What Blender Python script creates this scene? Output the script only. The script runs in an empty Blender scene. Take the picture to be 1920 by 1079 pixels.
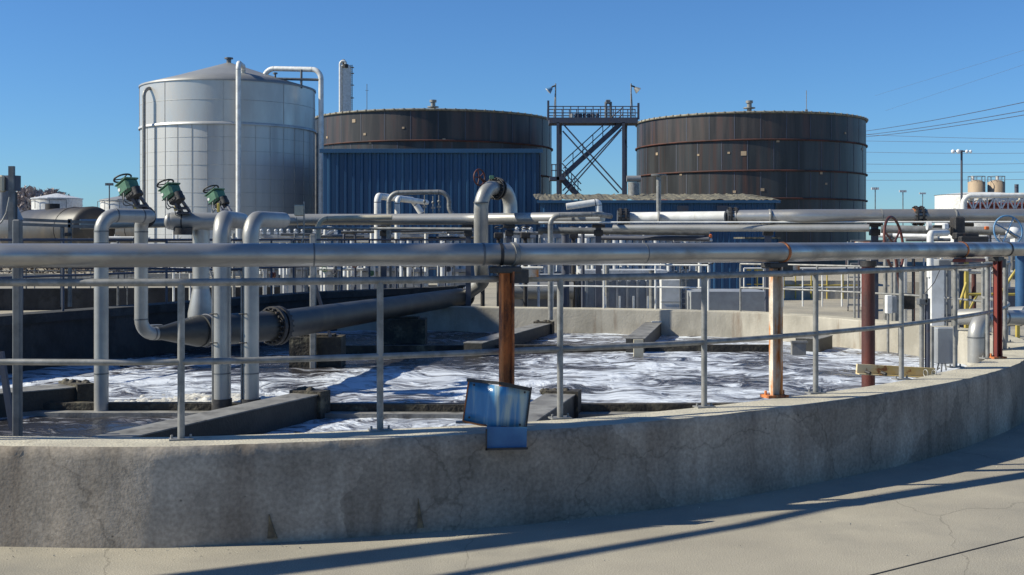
import bpy, math, random
from mathutils import Vector, Matrix, noise
random.seed(7)
R = math.radians
S = bpy.context.scene
COL = S.collection
# ------------------------------------------------------------------ camera, sky, sun
F, HZ, CH = 2250.0, 450.0, 2.02          # focal length in photo pixels, horizon row, eye height (m)
cam = bpy.data.cameras.new("camera"); co = bpy.data.objects.new("camera", cam); COL.objects.link(co)
co.location = (0, 0, CH); co.rotation_euler = (R(90), 0, 0)
cam.sensor_width = 36; cam.lens = F / 1920 * 36; cam.shift_y = -(539.5 - HZ) / 1920
cam.clip_start = .1; cam.clip_end = 3000
S.camera = co
SUN_EL = R(36.5); SX, SY = -.995, -.09    # horizontal direction TOWARDS the sun
w = bpy.data.worlds.new("World"); S.world = w; w.use_nodes = True
nt = w.node_tree; bg = nt.nodes['Background']
sky = nt.nodes.new('ShaderNodeTexSky'); sky.sky_type = 'NISHITA'; sky.sun_disc = False
sky.sun_elevation = SUN_EL; sky.sun_rotation = math.atan2(SX, SY)
sky.altitude = 400; sky.air_density = 1.0; sky.dust_density = .1; sky.ozone_density = 3.0
tint = nt.nodes.new('ShaderNodeMix'); tint.data_type = 'RGBA'; tint.blend_type = 'MULTIPLY'; tint.inputs[0].default_value = 1
tint.inputs[7].default_value = (.57, .95, 1.38, 1); nt.links.new(sky.outputs[0], tint.inputs[6]); nt.links.new(tint.outputs[2], bg.inputs[0]); bg.inputs[1].default_value = .066
sl = bpy.data.lights.new("sun", 'SUN'); so = bpy.data.objects.new("sun", sl); COL.objects.link(so)
sl.energy = 5.0; sl.angle = R(.55); sl.color = (1, .945, .79)
so.rotation_euler = Vector((SX * math.cos(SUN_EL), SY * math.cos(SUN_EL), math.sin(SUN_EL))).to_track_quat('Z', 'Y').to_euler()
S.view_settings.view_transform = 'Standard'; S.view_settings.look = 'None'
S.view_settings.exposure = .4; S.view_settings.gamma = 1

def P(px, py, d): return Vector(((px - 960) / F * d, d, CH - (py - HZ) / F * d))
def V(*a): return Vector(a)

# ------------------------------------------------------------------ materials
def M(name, c1, c2=None, rough=.6, metal=0, scale=3, stretch=(1, 1, 1), lo=.4, hi=.6, bump=0, bscale=40, c3=None, s3=1, lo3=.6, hi3=.7, st3=(1, 1, 1), rvar=0, detail=8, spec=None):
    m = bpy.data.materials.new(name); m.use_nodes = True; t = m.node_tree; N = t.nodes; L = t.links
    b = N['Principled BSDF']; b.inputs['Roughness'].default_value = rough; b.inputs['Metallic'].default_value = metal
    if spec is not None: b.inputs['Specular IOR Level'].default_value = spec
    tc = N.new('ShaderNodeTexCoord')
    def nz(sc, st, lo, hi, det=detail):
        mp = N.new('ShaderNodeMapping'); mp.inputs['Scale'].default_value = st; L.new(tc.outputs['Object'], mp.inputs[0])
        n = N.new('ShaderNodeTexNoise'); n.inputs['Scale'].default_value = sc; n.inputs['Detail'].default_value = det
        n.inputs['Roughness'].default_value = .62
        L.new(mp.outputs[0], n.inputs[0])
        r = N.new('ShaderNodeMapRange'); r.inputs[1].default_value = lo; r.inputs[2].default_value = hi; L.new(n.outputs[0], r.inputs[0])
        return r.outputs[0]
    c = None
    if c2 is None: c2 = tuple(x * .8 for x in c1)
    f = nz(scale, stretch, lo, hi)
    mx = N.new('ShaderNodeMix'); mx.data_type = 'RGBA'; L.new(f, mx.inputs[0])
    mx.inputs[6].default_value = (*c1, 1); mx.inputs[7].default_value = (*c2, 1); c = mx.outputs[2]
    if c3:
        f3 = nz(s3, st3, lo3, hi3)
        m3 = N.new('ShaderNodeMix'); m3.data_type = 'RGBA'; L.new(f3, m3.inputs[0]); L.new(c, m3.inputs[6]); m3.inputs[7].default_value = (*c3, 1); c = m3.outputs[2]
        if metal:
            mm = N.new('ShaderNodeMath'); mm.operation = 'MULTIPLY_ADD'; L.new(f3, mm.inputs[0]); mm.inputs[1].default_value = -metal; mm.inputs[2].default_value = metal; L.new(mm.outputs[0], b.inputs['Metallic'])
    L.new(c, b.inputs['Base Color'])
    if rvar:
        rm = N.new('ShaderNodeMath'); rm.operation = 'MULTIPLY_ADD'; L.new(f, rm.inputs[0]); rm.inputs[1].default_value = rvar; rm.inputs[2].default_value = rough; L.new(rm.outputs[0], b.inputs['Roughness'])
    if bump:
        n = N.new('ShaderNodeTexNoise'); n.inputs['Scale'].default_value = bscale; n.inputs['Detail'].default_value = 6; L.new(tc.outputs['Object'], n.inputs[0])
        bp = N.new('ShaderNodeBump'); bp.inputs['Strength'].default_value = bump; bp.inputs['Distance'].default_value = .02; L.new(n.outputs[0], bp.inputs['Height']); L.new(bp.outputs[0], b.inputs['Normal'])
    return m

MT = {}
MT['pipe'] = M('pipe', (.42, .41, .39), (.29, .28, .265), rough=.3, metal=.65, scale=1.2, stretch=(1, 3, 3), bump=.08, bscale=7, rvar=.2, c3=(.22, .17, .12), s3=1.6, lo3=.56, hi3=.78, st3=(1, 1, 2.5))
MT['pipe2'] = M('pipe2', (.42, .41, .385), (.3, .295, .28), rough=.36, metal=.45, scale=1.6, bump=.05, bscale=8, rvar=.12, c3=(.28, .25, .21), s3=.9, lo3=.64, hi3=.8)
MT['galv'] = M('galv', (.3, .295, .28), (.19, .19, .18), rough=.48, metal=.3, scale=9, bump=.05, rvar=.1, c3=(.3, .28, .25), s3=2.2, lo3=.6, hi3=.75)
MT['oldsteel'] = M('oldsteel', (.17, .175, .18), (.1, .105, .11), rough=.5, metal=.35, scale=5, c3=(.16, .12, .09), s3=3, lo3=.58, hi3=.75)
MT['white'] = M('white', (.72, .72, .7), (.58, .57, .54), rough=.5, scale=4, c3=(.42, .36, .28), s3=5, lo3=.64, hi3=.8, st3=(1, 1, .25))
MT['cream'] = M('cream', (.5, .46, .35), (.4, .36, .27), rough=.6, scale=3)
MT['tanpaint'] = M('tanpaint', (.4, .3, .2), (.33, .25, .17), rough=.7, scale=1.5, stretch=(1, 1, .3))
MT['rust'] = M('rust', (.6, .2, .06), (.1, .04, .025), rough=.85, scale=8, stretch=(1, 1, .35), lo=.42, hi=.6, bump=.4, bscale=60, c3=(.42, .3, .18), s3=6, lo3=.6, hi3=.68, st3=(1, 1, .2))
MT['rustwhite'] = M('rustwhite', (.66, .6, .5), (.5, .42, .33), rough=.7, scale=5, c3=(.5, .19, .05), s3=7, lo3=.46, hi3=.56, st3=(1, 1, .25), bump=.3, bscale=50)
MT['redpaint'] = M('redpaint', (.2, .035, .025), (.12, .03, .025), rough=.55, scale=6, stretch=(1, 1, .3), c3=(.09, .05, .04), s3=4, lo3=.58, hi3=.7)
MT['redbrown'] = M('redbrown', (.11, .028, .02), (.05, .02, .018), rough=.6, scale=3, stretch=(2, 2, .5), bump=.15)
MT['black'] = M('black', (.02, .02, .022), (.04, .036, .034), rough=.6, scale=14, bump=.2, c3=(.1, .05, .03), s3=9, lo3=.62, hi3=.72)
MT['darksteel'] = M('darksteel', (.055, .065, .1), (.075, .08, .1), rough=.6, scale=3, c3=(.1, .06, .045), s3=2, lo3=.6, hi3=.75)
MT['shadepipe'] = M('shadepipe', (.055, .055, .052), (.032, .033, .033), rough=.5, metal=.15, scale=1.6, stretch=(1, 1, 3), bump=.1, bscale=12, c3=(.1, .08, .055), s3=1.5, lo3=.56, hi3=.75)  # shade around the big low pipe put into its colour
MT['green'] = M('green', (.09, .2, .12), (.06, .14, .085), rough=.45, scale=12, c3=(.05, .08, .05), s3=9, lo3=.62, hi3=.75)
MT['yellow'] = M('yellow', (.5, .39, .08), (.4, .3, .07), rough=.55, scale=5, c3=(.3, .2, .1), s3=6, lo3=.65, hi3=.8)
MT['bluewheel'] = M('bluewheel', (.08, .22, .4), (.1, .2, .32), rough=.5, scale=9)
MT['bluepaint'] = M('bluepaint', (.035, .17, .36), (.07, .26, .48), rough=.28, scale=3, stretch=(3, 3, .4), lo=.35, hi=.65, bump=.12, bscale=14, c3=(.42, .5, .46), s3=3, lo3=.5, hi3=.62, st3=(2.6, 2.6, .1))  # pale upright streaks are highlights painted into the blue
MT['greybox'] = M('greybox', (.3, .32, .34), (.24, .25, .27), rough=.5, scale=3, c3=(.18, .15, .13), s3=4, lo3=.66, hi3=.8)
MT['fin'] = M('fin', (.6, .62, .64), (.42, .43, .45), rough=.5, scale=6, c3=(.2, .19, .18), s3=8, lo3=.6, hi3=.75)
def conc_mat():
    m = M('conc', (.42, .36, .29), (.24, .205, .165), rough=.92, scale=1.6, lo=.36, hi=.66, bump=.12, bscale=55, c3=(.19, .15, .115), s3=1.5, lo3=.52, hi3=.75, st3=(1.4, 1.4, .28), spec=.15, detail=13)
    t = m.node_tree; N = t.nodes; L = t.links; b = N['Principled BSDF']; src = b.inputs['Base Color'].links[0].from_socket
    tc = N.new('ShaderNodeTexCoord')
    def mul(src, fac):
        v = N.new('ShaderNodeVectorMath'); v.operation = 'SCALE'; L.new(src, v.inputs[0]); L.new(fac, v.inputs['Scale']); return v.outputs[0]
    def rng(x, a, b_, c, d):
        r = N.new('ShaderNodeMapRange'); r.inputs[1].default_value = a; r.inputs[2].default_value = b_; r.inputs[3].default_value = c; r.inputs[4].default_value = d; L.new(x, r.inputs[0]); return r.outputs[0]
    wn = N.new('ShaderNodeTexNoise'); wn.inputs['Scale'].default_value = 3.5; wn.inputs['Detail'].default_value = 7; L.new(tc.outputs['Object'], wn.inputs[0])
    wv = N.new('ShaderNodeMix'); wv.data_type = 'VECTOR'; wv.inputs[0].default_value = .3; L.new(tc.outputs['Object'], wv.inputs[4]); L.new(wn.outputs[1], wv.inputs[5])
    v1 = N.new('ShaderNodeTexVoronoi'); v1.inputs['Scale'].default_value = .9; L.new(wv.outputs[1], v1.inputs[0])
    sx = N.new('ShaderNodeSeparateColor'); L.new(v1.outputs['Color'], sx.inputs[0])
    c = mul(src, rng(sx.outputs[0], 0, 1, .78, 1.16))                      # repair patches
    v2 = N.new('ShaderNodeTexVoronoi'); v2.feature = 'DISTANCE_TO_EDGE'; v2.inputs['Scale'].default_value = .75; L.new(wv.outputs[1], v2.inputs[0])
    c = mul(c, rng(v2.outputs[0], .0, .006, .7, 1))                      # hairline cracks
    n3 = N.new('ShaderNodeTexNoise'); n3.inputs['Scale'].default_value = 38; n3.inputs['Detail'].default_value = 5; L.new(tc.outputs['Object'], n3.inputs[0])
    c = mul(c, rng(n3.outputs[0], .3, .7, .78, 1.18))
    sp = N.new('ShaderNodeTexVoronoi'); sp.inputs['Scale'].default_value = 7; L.new(tc.outputs['Object'], sp.inputs[0])
    c = mul(c, rng(sp.outputs['Distance'], .03, .07, .45, 1))            # bug holes
    mp = N.new('ShaderNodeMapping'); mp.inputs['Scale'].default_value = (5, 5, .35); L.new(tc.outputs['Object'], mp.inputs[0])
    n4 = N.new('ShaderNodeTexNoise'); n4.inputs['Scale'].default_value = 1.2; n4.inputs['Detail'].default_value = 6; L.new(mp.outputs[0], n4.inputs[0])
    c = mul(c, rng(n4.outputs[0], .52, .74, 1, .74))                      # drip streaks
    L.new(c, b.inputs['Base Color'])
    # trowel marks
    n5 = N.new('ShaderNodeTexNoise'); n5.inputs['Scale'].default_value = 5; n5.inputs['Detail'].default_value = 5; n5.inputs['Distortion'].default_value = 2.2; L.new(tc.outputs['Object'], n5.inputs[0])
    bp = N.new('ShaderNodeBump'); bp.inputs['Strength'].default_value = .12; bp.inputs['Distance'].default_value = .012; L.new(n5.outputs[0], bp.inputs['Height'])
    ob = b.inputs['Normal'].links[0].from_node; L.new(bp.outputs[0], ob.inputs['Normal'])
    return m
MT['conc'] = conc_mat()
MT['conctop'] = M('conctop', (.52, .48, .38), (.4, .37, .3), rough=.9, scale=2.4, lo=.4, hi=.65, bump=.5, bscale=60, c3=(.2, .18, .15), s3=5, lo3=.6, hi3=.76, spec=.2)
MT['concin'] = M('concin', (.42, .39, .33), (.27, .25, .21), rough=.9, scale=1.2, stretch=(1, 1, .5), bump=.3, bscale=25, c3=(.2, .15, .11), s3=2.2, lo3=.58, hi3=.74, st3=(2, 2, .25), spec=.2)
MT['darkconc'] = M('darkconc', (.05, .05, .05), (.028, .028, .03), rough=.9, scale=1.6, stretch=(1, 1, .4), bump=.4, bscale=25, c3=(.018, .018, .016), s3=3, lo3=.5, hi3=.7)  # shade on the left walls put into the colour; also used for joints
MT['slimeshade'] = M('slimeshade', (.06, .05, .035), (.025, .022, .018), rough=.75, scale=7, bump=.8, bscale=25, c3=(.16, .14, .09), s3=4, lo3=.55, hi3=.68)  # slimy growth, its colour darkened further to hold the shade
MT['armshade'] = M('armshade', (.035, .034, .03), (.02, .02, .018), rough=.6, scale=5, bump=.3, c3=(.08, .075, .06), s3=4, lo3=.6, hi3=.75)  # shade on the beam sides put into the colour
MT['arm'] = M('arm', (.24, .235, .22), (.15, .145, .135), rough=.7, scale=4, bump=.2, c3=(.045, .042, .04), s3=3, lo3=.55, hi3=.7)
MT['tankside'] = M('tankside', (.014, .015, .017), (.048, .051, .054), rough=.4, scale=.5, stretch=(1.4, 1.4, .1), lo=.42, hi=.66, c3=(.06, .03, .022), s3=.9, lo3=.52, hi3=.7, st3=(2.8, 2.8, .08), bump=.1, bscale=3)
MT['tankrust'] = M('tankrust', (.018, .017, .018), (.055, .047, .044), rough=.45, scale=.9, stretch=(1.6, 1.6, .12), lo=.4, hi=.62, c3=(.085, .04, .032), s3=.6, lo3=.52, hi3=.74, st3=(2.4, 2.4, .12))
MT['tankring'] = M('tankring', (.09, .03, .022), (.035, .02, .018), rough=.8, scale=1)
MT['tanktop'] = M('tanktop', (.3, .28, .22), (.16, .14, .11), rough=.8, scale=4, stretch=(1, 1, 1))
MT['alum'] = M('alum', (.6, .585, .55), (.47, .46, .44), rough=.4, metal=.45, scale=.5, stretch=(1.2, 1.2, .12), lo=.38, hi=.64, rvar=.12, c3=(.3, .3, .3), s3=.4, lo3=.55, hi3=.8, st3=(1.6, 1.6, .1), bump=.05, bscale=1)
MT['alumup'] = M('alumup', (.56, .54, .5), (.47, .455, .43), rough=.33, metal=.5, scale=.35, stretch=(1.5, 1.5, .5), rvar=.14, bump=.04, bscale=1)
MT['roofmetal'] = M('roofmetal', (.3, .3, .29), (.24, .24, .24), rough=.5, metal=.3, scale=.3, stretch=(1, 1, .3))
MT['seam'] = M('seam', (.42, .42, .41), rough=.6, metal=.3)
MT['clad'] = M('clad', (.015, .07, .165), (.011, .05, .12), rough=.42, scale=.6, stretch=(1, 1, .2), lo=.35, hi=.65, c3=(.03, .095, .18), s3=.9, lo3=.55, hi3=.75, st3=(2, 2, .1))
MT['cladtrim'] = M('cladtrim', (.02, .08, .17), (.016, .065, .14), rough=.45, scale=.6)
MT['gravel'] = M('gravel', (.17, .155, .11), (.06, .055, .045), rough=.95, scale=3.2, lo=.42, hi=.58, bump=.8, bscale=6)
MT['dirt'] = M('dirt', (.2, .165, .12), (.14, .12, .09), rough=.95, scale=.06, bump=.4, bscale=1)
MT['glass'] = M('glass', (.85, .87, .9), (.75, .78, .8), rough=.12, scale=6)
MT['orange'] = M('orange', (.6, .14, .03), (.5, .12, .03), rough=.5, scale=3)
MT['bark'] = M('bark', (.1, .08, .065), (.07, .055, .045), rough=.9, scale=4)
MT['twig'] = M('twig', (.4, .34, .32), (.28, .24, .23), rough=.9, scale=1.5)
MT['hill'] = M('hill', (.12, .1, .075), (.08, .07, .05), rough=.95, scale=.05)

def ground_mat():
    m = M('pave', (.42, .38, .3), (.32, .29, .235), rough=.92, scale=.7, lo=.35, hi=.68, bump=.25, bscale=90, c3=(.25, .235, .2), s3=.5, lo3=.5, hi3=.72, spec=.2, detail=12)
    t = m.node_tree; N = t.nodes; L = t.links; b = N['Principled BSDF']
    src = b.inputs['Base Color'].links[0].from_socket
    tc = N.new('ShaderNodeTexCoord')
    n = N.new('ShaderNodeTexNoise'); n.inputs['Scale'].default_value = 130; n.inputs['Detail'].default_value = 3; L.new(tc.outputs['Object'], n.inputs[0])
    r = N.new('ShaderNodeMapRange'); r.inputs[1].default_value = .35; r.inputs[2].default_value = .7; r.inputs[3].default_value = .66; r.inputs[4].default_value = 1.22; L.new(n.outputs[0], r.inputs[0])
    vm = N.new('ShaderNodeVectorMath'); vm.operation = 'SCALE'; L.new(src, vm.inputs[0]); L.new(r.outputs[0], vm.inputs['Scale'])
    # hairline cracks
    v = N.new('ShaderNodeTexVoronoi'); v.feature = 'DISTANCE_TO_EDGE'; v.inputs['Scale'].default_value = .35
    wn = N.new('ShaderNodeTexNoise'); wn.inputs['Scale'].default_value = 2; wn.inputs['Detail'].default_value = 6
    L.new(tc.outputs['Object'], wn.inputs[0])
    ad = N.new('ShaderNodeMix'); ad.data_type = 'VECTOR'; ad.inputs[0].default_value = .22; L.new(tc.outputs['Object'], ad.inputs[4]); L.new(wn.outputs[1], ad.inputs[5]); L.new(ad.outputs[1], v.inputs[0])
    cr = N.new('ShaderNodeMapRange'); cr.inputs[1].default_value = .0003; cr.inputs[2].default_value = .0016; cr.inputs[3].default_value = .72; L.new(v.outputs[0], cr.inputs[0])
    v2 = N.new('ShaderNodeVectorMath'); v2.operation = 'SCALE'; L.new(vm.outputs[0], v2.inputs[0]); L.new(cr.outputs[0], v2.inputs['Scale'])
    L.new(v2.outputs[0], b.inputs['Base Color'])
    return m
MT['pave'] = ground_mat()

ZWAT = .17
def water_mat():
    m = bpy.data.materials.new('foamwater'); m.use_nodes = True; t = m.node_tree; N = t.nodes; L = t.links; b = N['Principled BSDF']
    tc = N.new('ShaderNodeTexCoord')
    # warped, swirling streaks of foam
    n0 = N.new('ShaderNodeTexNoise'); n0.inputs['Scale'].default_value = .55; n0.inputs['Detail'].default_value = 3; L.new(tc.outputs['Object'], n0.inputs[0])
    mx = N.new('ShaderNodeVectorMath'); mx.operation = 'MULTIPLY_ADD'; L.new(n0.outputs[1], mx.inputs[0]); mx.inputs[1].default_value = (2.6, 2.6, 0); L.new(tc.outputs['Object'], mx.inputs[2])
    mp = N.new('ShaderNodeMapping'); mp.inputs['Scale'].default_value = (.75, 1.25, 1); L.new(mx.outputs[0], mp.inputs[0])
    n1 = N.new('ShaderNodeTexNoise'); n1.inputs['Scale'].default_value = 2.3; n1.inputs['Detail'].default_value = 9; n1.inputs['Roughness'].default_value = .66; n1.inputs['Distortion'].default_value = 1.1; L.new(mp.outputs[0], n1.inputs[0])
    n2 = N.new('ShaderNodeTexNoise'); n2.inputs['Scale'].default_value = .42; n2.inputs['Detail'].default_value = 2; L.new(tc.outputs['Object'], n2.inputs[0])
    sb = N.new('ShaderNodeMath'); sb.operation = 'MULTIPLY_ADD'; L.new(n2.outputs[0], sb.inputs[0]); sb.inputs[1].default_value = .55; L.new(n1.outputs[0], sb.inputs[2])
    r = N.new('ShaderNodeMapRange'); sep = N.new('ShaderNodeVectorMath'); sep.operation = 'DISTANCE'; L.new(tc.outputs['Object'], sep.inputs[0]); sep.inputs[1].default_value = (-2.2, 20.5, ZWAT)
    shade_back = N.new('ShaderNodeMapRange'); shade_back.inputs[1].default_value = 2.5; shade_back.inputs[2].default_value = 4.5; shade_back.inputs[3].default_value = -.24; shade_back.inputs[4].default_value = 0; L.new(sep.outputs['Value'], shade_back.inputs[0])  # foam thinned at the back left so the water darkens like shade
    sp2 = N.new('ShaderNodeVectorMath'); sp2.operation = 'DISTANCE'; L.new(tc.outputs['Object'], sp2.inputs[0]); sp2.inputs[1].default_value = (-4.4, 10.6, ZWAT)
    shade_front = N.new('ShaderNodeMapRange'); shade_front.inputs[1].default_value = 1.3; shade_front.inputs[2].default_value = 2.2; shade_front.inputs[3].default_value = -.22; shade_front.inputs[4].default_value = 0; L.new(sp2.outputs['Value'], shade_front.inputs[0])  # same thinning by the near wall, painting in the shade there
    fn = N.new('ShaderNodeTexNoise'); fn.inputs['Scale'].default_value = 8; fn.inputs['Detail'].default_value = 6; fn.inputs['Distortion'].default_value = .8; L.new(mp.outputs[0], fn.inputs[0])
    f2 = N.new('ShaderNodeMath'); f2.operation = 'MULTIPLY_ADD'; L.new(fn.outputs[0], f2.inputs[0]); f2.inputs[1].default_value = .5; L.new(sb.outputs[0], f2.inputs[2])
    a1 = N.new('ShaderNodeMath'); L.new(f2.outputs[0], a1.inputs[0]); L.new(shade_back.outputs[0], a1.inputs[1])
    a2 = N.new('ShaderNodeMath'); L.new(a1.outputs[0], a2.inputs[0]); L.new(shade_front.outputs[0], a2.inputs[1])
    wq = N.new('ShaderNodeVectorMath'); wq.operation = 'MULTIPLY_ADD'; L.new(n1.outputs[1], wq.inputs[0]); wq.inputs[1].default_value = (1.3, 1.3, 0)
    so_ = N.new('ShaderNodeVectorMath'); so_.operation = 'SUBTRACT'; L.new(tc.outputs['Object'], so_.inputs[0]); so_.inputs[1].default_value = (.65, .65, 0); L.new(so_.outputs[0], wq.inputs[2])
    for bx, by, rad in ((2.3, 15.9, 1.0), (1.1, 17.6, .8), (4.6, 16.4, .8), (.5, 14.6, .7), (-2.6, 15.2, .6)):
        dq = N.new('ShaderNodeVectorMath'); dq.operation = 'DISTANCE'; L.new(wq.outputs[0], dq.inputs[0]); dq.inputs[1].default_value = (bx, by, ZWAT)
        m1 = N.new('ShaderNodeMapRange'); m1.inputs[1].default_value = rad * .55; m1.inputs[2].default_value = rad; m1.inputs[3].default_value = -.1; m1.inputs[4].default_value = .05; L.new(dq.outputs['Value'], m1.inputs[0])
        m2 = N.new('ShaderNodeMapRange'); m2.inputs[1].default_value = rad; m2.inputs[2].default_value = rad * 1.5; m2.inputs[3].default_value = 0; m2.inputs[4].default_value = -.05; L.new(dq.outputs['Value'], m2.inputs[0])
        for mm_ in (m1, m2):
            a3 = N.new('ShaderNodeMath'); L.new(a2.outputs[0], a3.inputs[0]); L.new(mm_.outputs[0], a3.inputs[1]); a2 = a3
    r.inputs[1].default_value = .85; r.inputs[2].default_value = 1.1; L.new(a2.outputs[0], r.inputs[0])
    cr = N.new('ShaderNodeValToRGB'); e = cr.color_ramp.elements
    e[0].position = 0; e[0].color = (.032, .031, .033, 1); e[1].position = 1; e[1].color = (.62, .66, .72, 1)
    k = cr.color_ramp.elements.new(.3); k.color = (.12, .115, .125, 1); k = cr.color_ramp.elements.new(.58); k.color = (.34, .36, .4, 1)
    L.new(r.outputs[0], cr.inputs[0]); L.new(cr.outputs[0], b.inputs['Base Color'])
    rr = N.new('ShaderNodeMapRange'); rr.inputs[3].default_value = .18; rr.inputs[4].default_value = .65; L.new(r.outputs[0], rr.inputs[0]); L.new(rr.outputs[0], b.inputs['Roughness'])
    b.inputs['IOR'].default_value = 1.33
    n3 = N.new('ShaderNodeTexNoise'); n3.inputs['Scale'].default_value = 7; n3.inputs['Detail'].default_value = 7; L.new(mp.outputs[0], n3.inputs[0])
    ah = N.new('ShaderNodeMath'); ah.operation = 'MULTIPLY_ADD'; L.new(r.outputs[0], ah.inputs[0]); ah.inputs[1].default_value = .45; L.new(n3.outputs[0], ah.inputs[2])
    bp = N.new('ShaderNodeBump'); bp.inputs['Strength'].default_value = .9; bp.inputs['Distance'].default_value = .045; L.new(ah.outputs[0], bp.inputs['Height']); L.new(bp.outputs[0], b.inputs['Normal'])
    return m
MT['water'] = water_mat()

# ------------------------------------------------------------------ mesh helpers
def frame_of(d):
    d = d.normalized(); a = V(0, 0, 1) if abs(d.z) < .95 else V(1, 0, 0)
    u = d.cross(a).normalized(); return u, u.cross(d).normalized()
def fillet(pts, rad, n=7):
    pts = [Vector(p) for p in pts]; out = [pts[0]]
    for i in range(1, len(pts) - 1):
        a, b, c = pts[i - 1], pts[i], pts[i + 1]; u = a - b; v = c - b
        if u.length < 1e-6 or v.length < 1e-6: continue
        ang = u.angle(v); h = math.tan(ang / 2)
        if h > 60: out.append(b); continue
        t = min(rad / h, u.length * .49 if i > 1 else u.length * .95, v.length * .49 if i < len(pts) - 2 else v.length * .95)
        r = t * h; u.normalize(); v.normalize(); cen = b + (u + v).normalized() * (r / math.sin(ang / 2))
        p0 = b + u * t - cen; p1 = b + v * t - cen
        for k in range(n + 1):
            q = p0.normalized().slerp(p1.normalized(), k / n) * r; out.append(cen + q)
    out.append(pts[-1]); return out
def spline(pts, n=8, closed=False):
    pts = [Vector(p) for p in pts]; out = []; L = len(pts)
    rng = range(L if closed else L - 1)
    for i in rng:
        g = (lambda k: pts[k % L]) if closed else (lambda k: pts[max(0, min(L - 1, k))])
        a, b, c, d = g(i - 1), g(i), g(i + 1), g(i + 2)
        for k in range(n):
            t = k / n
            out.append(.5 * ((2 * b) + (c - a) * t + (2 * a - 5 * b + 4 * c - d) * t * t + (3 * b - a - 3 * c + d) * t ** 3))
    if not closed: out.append(pts[-1])
    return out
class MB:
    def __init__(s): s.v = []; s.f = []; s.sm = []
    def add(s, vs, fs, smooth=False):
        o = len(s.v); s.v += [Vector(x) for x in vs]
        for f in fs: s.f.append([o + i for i in f]); s.sm.append(smooth)
        return s
    def boxm(s, m, sx, sy, sz):
        vs = [m @ V(x * sx / 2, y * sy / 2, z * sz / 2) for x in (-1, 1) for y in (-1, 1) for z in (-1, 1)]
        return s.add(vs, [(0, 1, 3, 2), (4, 6, 7, 5), (0, 4, 5, 1), (2, 3, 7, 6), (0, 2, 6, 4), (1, 5, 7, 3)])
    def box(s, c, size, rz=0, ry=0, rx=0):
        return s.boxm(Matrix.Translation(c) @ Matrix.Rotation(rz, 4, 'Z') @ Matrix.Rotation(ry, 4, 'Y') @ Matrix.Rotation(rx, 4, 'X'), *size)
    def bbox(s, c, size, bv=.01, **k):                    # bevelled box
        sx, sy, sz = size; b = min(bv, min(size) * .45); r = []
        m = Matrix.Translation(c) @ Matrix.Rotation(k.get('rz', 0), 4, 'Z') @ Matrix.Rotation(k.get('ry', 0), 4, 'Y') @ Matrix.Rotation(k.get('rx', 0), 4, 'X')
        X = [(-sx / 2 + b, -sy / 2), (sx / 2 - b, -sy / 2), (sx / 2, -sy / 2 + b), (sx / 2, sy / 2 - b), (sx / 2 - b, sy / 2), (-sx / 2 + b, sy / 2), (-sx / 2, sy / 2 - b), (-sx / 2, -sy / 2 + b)]
        rows = [(-sz / 2, 1 - 2 * b / max(sx, sy)), (-sz / 2 + b, 1), (sz / 2 - b, 1), (sz / 2, 1 - 2 * b / max(sx, sy))]
        vs = [m @ V(x * q, y * q, z) for z, q in rows for x, y in X]
        fs = [(j * 8 + i, j * 8 + (i + 1) % 8, (j + 1) * 8 + (i + 1) % 8, (j + 1) * 8 + i) for j in range(3) for i in range(8)]
        return s.add(vs, fs + [tuple(range(7, -1, -1)), tuple(24 + i for i in range(8))])
    def beam(s, a, b, w_, h):
        a = Vector(a); b = Vector(b); d = b - a; u, v = frame_of(d)
        m = Matrix.Translation((a + b) / 2) @ Matrix((u, d.normalized(), v)).transposed().to_4x4()
        return s.boxm(m, w_, d.length, h)
    def tube(s, pts, r, seg=12, bend=0, closed=False):
        pts = fillet(pts, bend) if bend else [Vector(p) for p in pts]
        q = [pts[0]]
        for p in pts[1:]:
            if (p - q[-1]).length > 1e-5: q.append(p)
        pts = q; n = len(pts); rad = r if isinstance(r, (list, tuple)) else [r] * n
        tan = [((pts[(i + 1) % n] if closed else pts[min(i + 1, n - 1)]) - (pts[i - 1] if closed else pts[max(i - 1, 0)])).normalized() for i in range(n)]
        u, v = frame_of(tan[0]); vs = []
        for i in range(n):
            u = (u - tan[i] * u.dot(tan[i])).normalized(); v = u.cross(tan[i])
            k = 1.0
            if 0 < i < n - 1 and not closed:
                c = (pts[i] - pts[i - 1]).normalized().dot(tan[i]); k = 1.0 / max(c, .6)
            for j in range(seg):
                a = 2 * math.pi * j / seg; vs.append(pts[i] + (u * math.cos(a) + v * math.sin(a)) * rad[i])
        m = n if closed else n - 1
        fs = [(i * seg + j, i * seg + (j + 1) % seg, ((i + 1) % n) * seg + (j + 1) % seg, ((i + 1) % n) * seg + j) for i in range(m) for j in range(seg)]
        s.add(vs, fs, True)
        if not closed:
            s.add(vs[:seg], [tuple(range(seg - 1, -1, -1))]); s.add(vs[-seg:], [tuple(range(seg))])
        return s
    def cyl(s, a, b, r, r2=None, seg=20): return s.tube([a, b], [r, r if r2 is None else r2], seg)
    def torus(s, c, ax, Rr, r, seg=28, cs=8):
        u, v = frame_of(Vector(ax)); c = Vector(c)
        return s.tube([c + (u * math.cos(2 * math.pi * k / seg) + v * math.sin(2 * math.pi * k / seg)) * Rr for k in range(seg)], r, cs, closed=True)
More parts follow.
